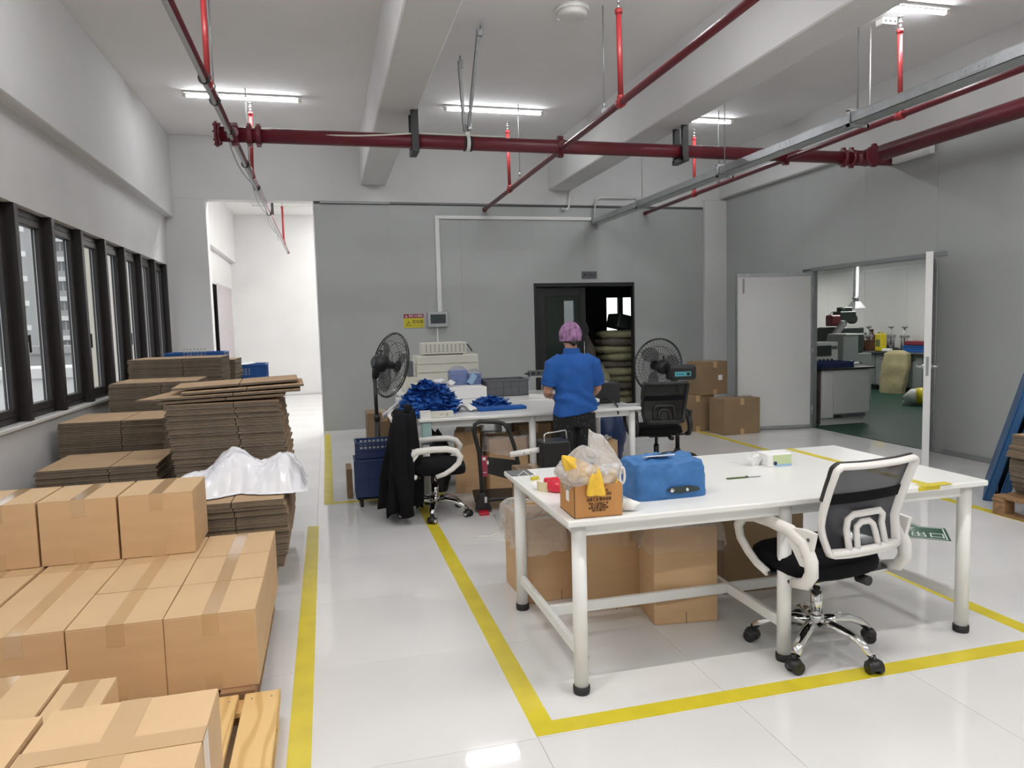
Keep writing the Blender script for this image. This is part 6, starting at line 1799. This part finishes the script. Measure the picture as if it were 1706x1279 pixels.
def press(y, label, m='steel_grey', x=11.15):
    t = thing('bench_press', label, 'press', (x, y, 0.80), 0, 'small screw presses on the laboratory worktop')
    MB().cbox((0, 0, 0.03), (0.20, 0.22, 0.06)).build('base', 'machine_dark', t, bevel=0.008)
    for s in (-1, 1):
        MB().cyl((0, s * 0.075, 0.06), (0, s * 0.075, 0.34), 0.018, 10).build('column', 'steel_grey', t)
    MB().cbox((0, 0, 0.30), (0.08, 0.20, 0.04)).build('bridge', 'steel_grey', t, bevel=0.004)
    MB().cyl((0, 0, 0.12), (0, 0, 0.48), 0.016, 10).lathe([(0.05, 0.47), (0.06, 0.49), (0.05, 0.51)], (0, 0, 0), 12).build('screw', m, t)
    return t
press(12.86, 'small screw press left of the yellow canister')
press(12.40, 'small screw press behind the yellow canister', x=11.3)
press(11.88, 'small screw press near the doorway edge of the worktop')
t = thing('canister', 'yellow rectangular canister on the laboratory worktop', 'canister', (10.98, 12.32, 0.80))
MB().box(-0.07, 0.07, -0.085, 0.085, 0, 0.36).build('body', 'yellow_plastic', t, bevel=0.018, segs=2)
MB().tube([(0, -0.05, 0.355), (0, -0.05, 0.39), (0, 0.03, 0.39), (0, 0.03, 0.355)], 0.010, 8).build('handle', 'yellow_plastic', t)
MB().cyl((0, 0.06, 0.36), (0, 0.06, 0.385), 0.018, 12).build('cap', 'black_plastic', t)
MB().box(-0.072, -0.070, -0.055, 0.055, 0.10, 0.24).build('label', 'machine_green', t)
tag(MB().box(-0.08, 0.08, -0.11, 0.11, 0, 0.30).build('blue_box', 'blue_plastic', loc=(10.95, 13.12, 0.80), bevel=0.01), 'blue box on the worktop left of the small press', 'box')
tag(MB().box(-0.08, 0.08, -0.11, 0.11, 0, 0.24).build('teal_box', 'pale_green_paper', loc=(10.88, 12.90, 0.80), bevel=0.01), 'teal box between the blue box and the brown parts tray', 'box')
crate('parts_tray', 'brown parts tray with amber parts left of the yellow canister', 11.1, 12.60, 0.80, 0.26, 0.30, 0.22, 'amber_glass', cat='tray', holes=False)
crate('parts_tray', 'dark blue low tray on the worktop right of the canister', 11.12, 11.42, 0.80, 0.28, 0.62, 0.13, 'blue_plastic', cat='tray', holes=False)
tag(MB().box(-0.13, 0.13, -0.3, 0.3, 0, 0.08).build('dark_tray', 'machine_red', loc=(11.12, 11.42, 0.937), bevel=0.01), 'dark red tray lying on the blue low tray', 'tray')
tag(MB().grid(lambda u, v: (0.10 * math.sin(PI * u) * math.cos(6.283 * v), 0.13 * math.sin(PI * u) * math.sin(6.283 * v), 0.08 + 0.08 * math.cos(PI * u)), 10, 16, wrap=True).build('dark_bundle', 'machine_dark', loc=(11.0, 10.66, 0.80)), 'dark round bundle at the doorway end of the worktop', 'bundle')
tag(MB().box(-0.06, 0.06, -0.09, 0.09, 0, 0.06).build('white_dish', 'paper', loc=(10.96, 12.12, 0.80), bevel=0.012), 'white dish right of the yellow canister', 'dish')
# cream sack leaning at the cabinets
def sackf(u, v):
    a = 2 * PI * v; e = 3.0
    c, s = math.cos(a), math.sin(a)
    k = (abs(c) ** e + abs(s) ** e) ** (-1 / e)
    z = 0.84 * u
    r = (0.95 + 0.18 * math.sin(PI * (u * 0.9 + 0.05))) * (1 if u < 0.93 else 1 - (u - 0.93) * 8)
    return c * k * 0.10 * r * (1 + 0.2 * nz3(c, s, u * 4)) + 0.10 * u, s * k * 0.24 * r * (1 + 0.08 * nz3(c * 2, s * 2, u * 5 + 3)) - 0.05 * u, z
tag(MB().grid(sackf, 26, 40, wrap=True).build('sack', 'sack_beige', loc=(10.72, 11.72, 0.005), rotz=0.30), 'tall cream sack leaning against the laboratory cabinets', 'sack')
t = thing('floor_bundle', 'white rolled bundle with a yellow band on the green laboratory floor', 'bundle', (9.76, 9.77, 0.004), -0.75)
MB().tube([(-0.42, 0, 0.10), (-0.30, 0.0, 0.15), (-0.05, 0.0, 0.17), (0.35, -0.05, 0.22), (0.6, -0.08, 0.26)], [0.06, 0.13, 0.14, 0.13, 0.12], 16).build('roll', 'cabinet_white', t)
MB().tube([(-0.24, 0, 0.158), (-0.06, 0, 0.171)], [0.139, 0.145], 16).build('band', 'yellow_plastic', t)
MB().tube([(-0.44, 0.02, 0.045), (-0.1, 0.02, 0.045), (0.3, -0.02, 0.05)], [0.03, 0.045, 0.045], 12).build('sole', 'cabinet_white', t)
# fume hood with ribbed duct
t = thing('fume_hood', 'small metal fume hood hanging on a ribbed silver duct in the laboratory', 'fume hood', (10.0, 11.88, 0))
hx, hy = 0.125, 0.125
M4 = [[(-hx, -hy, 1.665), (hx, -hy, 1.665), (hx, hy, 1.665), (-hx, hy, 1.665)], [(-hx, -hy, 1.68), (hx, -hy, 1.68), (hx, hy, 1.68), (-hx, hy, 1.68)], [(-0.055, -0.055, 1.815), (0.055, -0.055, 1.815), (0.055, 0.055, 1.815), (-0.055, 0.055, 1.815)]]
MB().loft(M4, smooth=False, cap=False).build('hood', 'steel_galv', t)
pr = []
for i in range(42):
    z = 1.87 + i * 0.0178
    pr += [(0.058, z), (0.068, z + 0.006), (0.058, z + 0.012)]
MB().lathe([(0.052, 1.81), (0.055, 1.85), (0.058, 1.87)] + pr, (0, 0, 0), 20).build('duct', 'steel_galv', t)
MB().lathe([(0.07, 1.86), (0.072, 1.88), (0.07, 1.90)], (0, 0, 0), 20).cbox((0.0, -0.08, 1.88), (0.05, 0.03, 0.04)).build('clamp', 'steel_grey', t)
tag(MB().box(-0.35, 0.35, -0.35, 0.35, 0, 0.02).build('air_vent', 'grey_light', loc=(10.2, 11.2, 2.598), bevel=0.003), 'square grey vent on the laboratory ceiling right of the duct', 'vent')
# ================================================================== BLUE PALLETS AND CARDBOARD BY THE RIGHT WALL
def blue_pallet(name, label, x, y, z, rz, ry):
    t = thing(name, label, 'pallet', (x, y, z), 0, 'blue plastic pallets leaning by the right wall')
    t.rotation_euler = (0, ry, rz)
    L, Wd = 1.02, 0.95
    MB().box(-0.012, 0.0, -Wd / 2, Wd / 2, 0, L).build('deck', 'blue_pallet', t, bevel=0.003)
    MB().box(0.0, 0.055, -Wd / 2, -Wd / 2 + 0.025, 0, L).box(0.0, 0.055, Wd / 2 - 0.025, Wd / 2, 0, L).box(0, 0.055, -Wd / 2, Wd / 2, 0, 0.025).box(0, 0.055, -Wd / 2, Wd / 2, L - 0.025, L).build('rim', 'blue_pallet', t, bevel=0.006)
    for k in range(1, 6):
        q = -Wd / 2 + k * Wd / 6
        MB().box(0.0, 0.05, q - 0.008, q + 0.008, 0.025, L - 0.025).build('rib', 'blue_pallet', t)
    for k in range(1, 4):
        q = k * L / 4
        MB().box(0.0, 0.05, -Wd / 2 + 0.025, Wd / 2 - 0.025, q - 0.008, q + 0.008).build('cross_rib', 'blue_pallet', t)
    return t
blue_pallet('plastic_pallet', 'outer blue plastic pallet leaning at the right wall by the yellow line', 5.545, 4.965, 0.0, math.radians(-49), math.radians(15))
blue_pallet('plastic_pallet', 'inner blue plastic pallet leaning behind the outer one', 5.615, 4.89, 0.0, math.radians(-49), math.radians(15))
pallet(4.90, 5.95, 3.25, 4.33, 'brown wooden pallet under the bulging cardboard by the right wall', mt='wood_old', z=0.15)
me = two_tone(0.72, 0.78, 0.0205)
for i in range(22):
    u = i / 21
    o = link('flat_carton', me, None, (5.44 - 0.07 * math.sin(PI * min(1, u * 1.1)) + 0.02 * nz3(i * 0.9, 0, 0) - 0.05 * (u > 0.62), 3.90, 0.153 + i * 0.021), 0.02 * nz3(i * 0.7, 3, 0))
    tag(o, 'flattened carton in the bulging stack on the pallet at the right wall', 'flattened carton', 'flat cartons at the right wall')
# curtains in the far room windows
t = thing('curtain', 'grey pleated curtain over the far room windows', 'curtain', (-1.98, 14.80, 0))
def cur(u, v):
    y = 2.1 * v
    return 0.035 * math.sin(v * 2.1 * 20) , y, 0.96 + 1.52 * u
MB().grid(cur, 4, 180).build('cloth', 'curtain', t)
t = thing('pipe_bracket', 'black hanger bar above the branch pipe just inside the far room', 'bracket', (-0.72, 12.0, 0))
MB().box(-0.02, 0.02, -0.02, 0.02, 3.36, 4.25).build('channel', 'black_plastic', t)
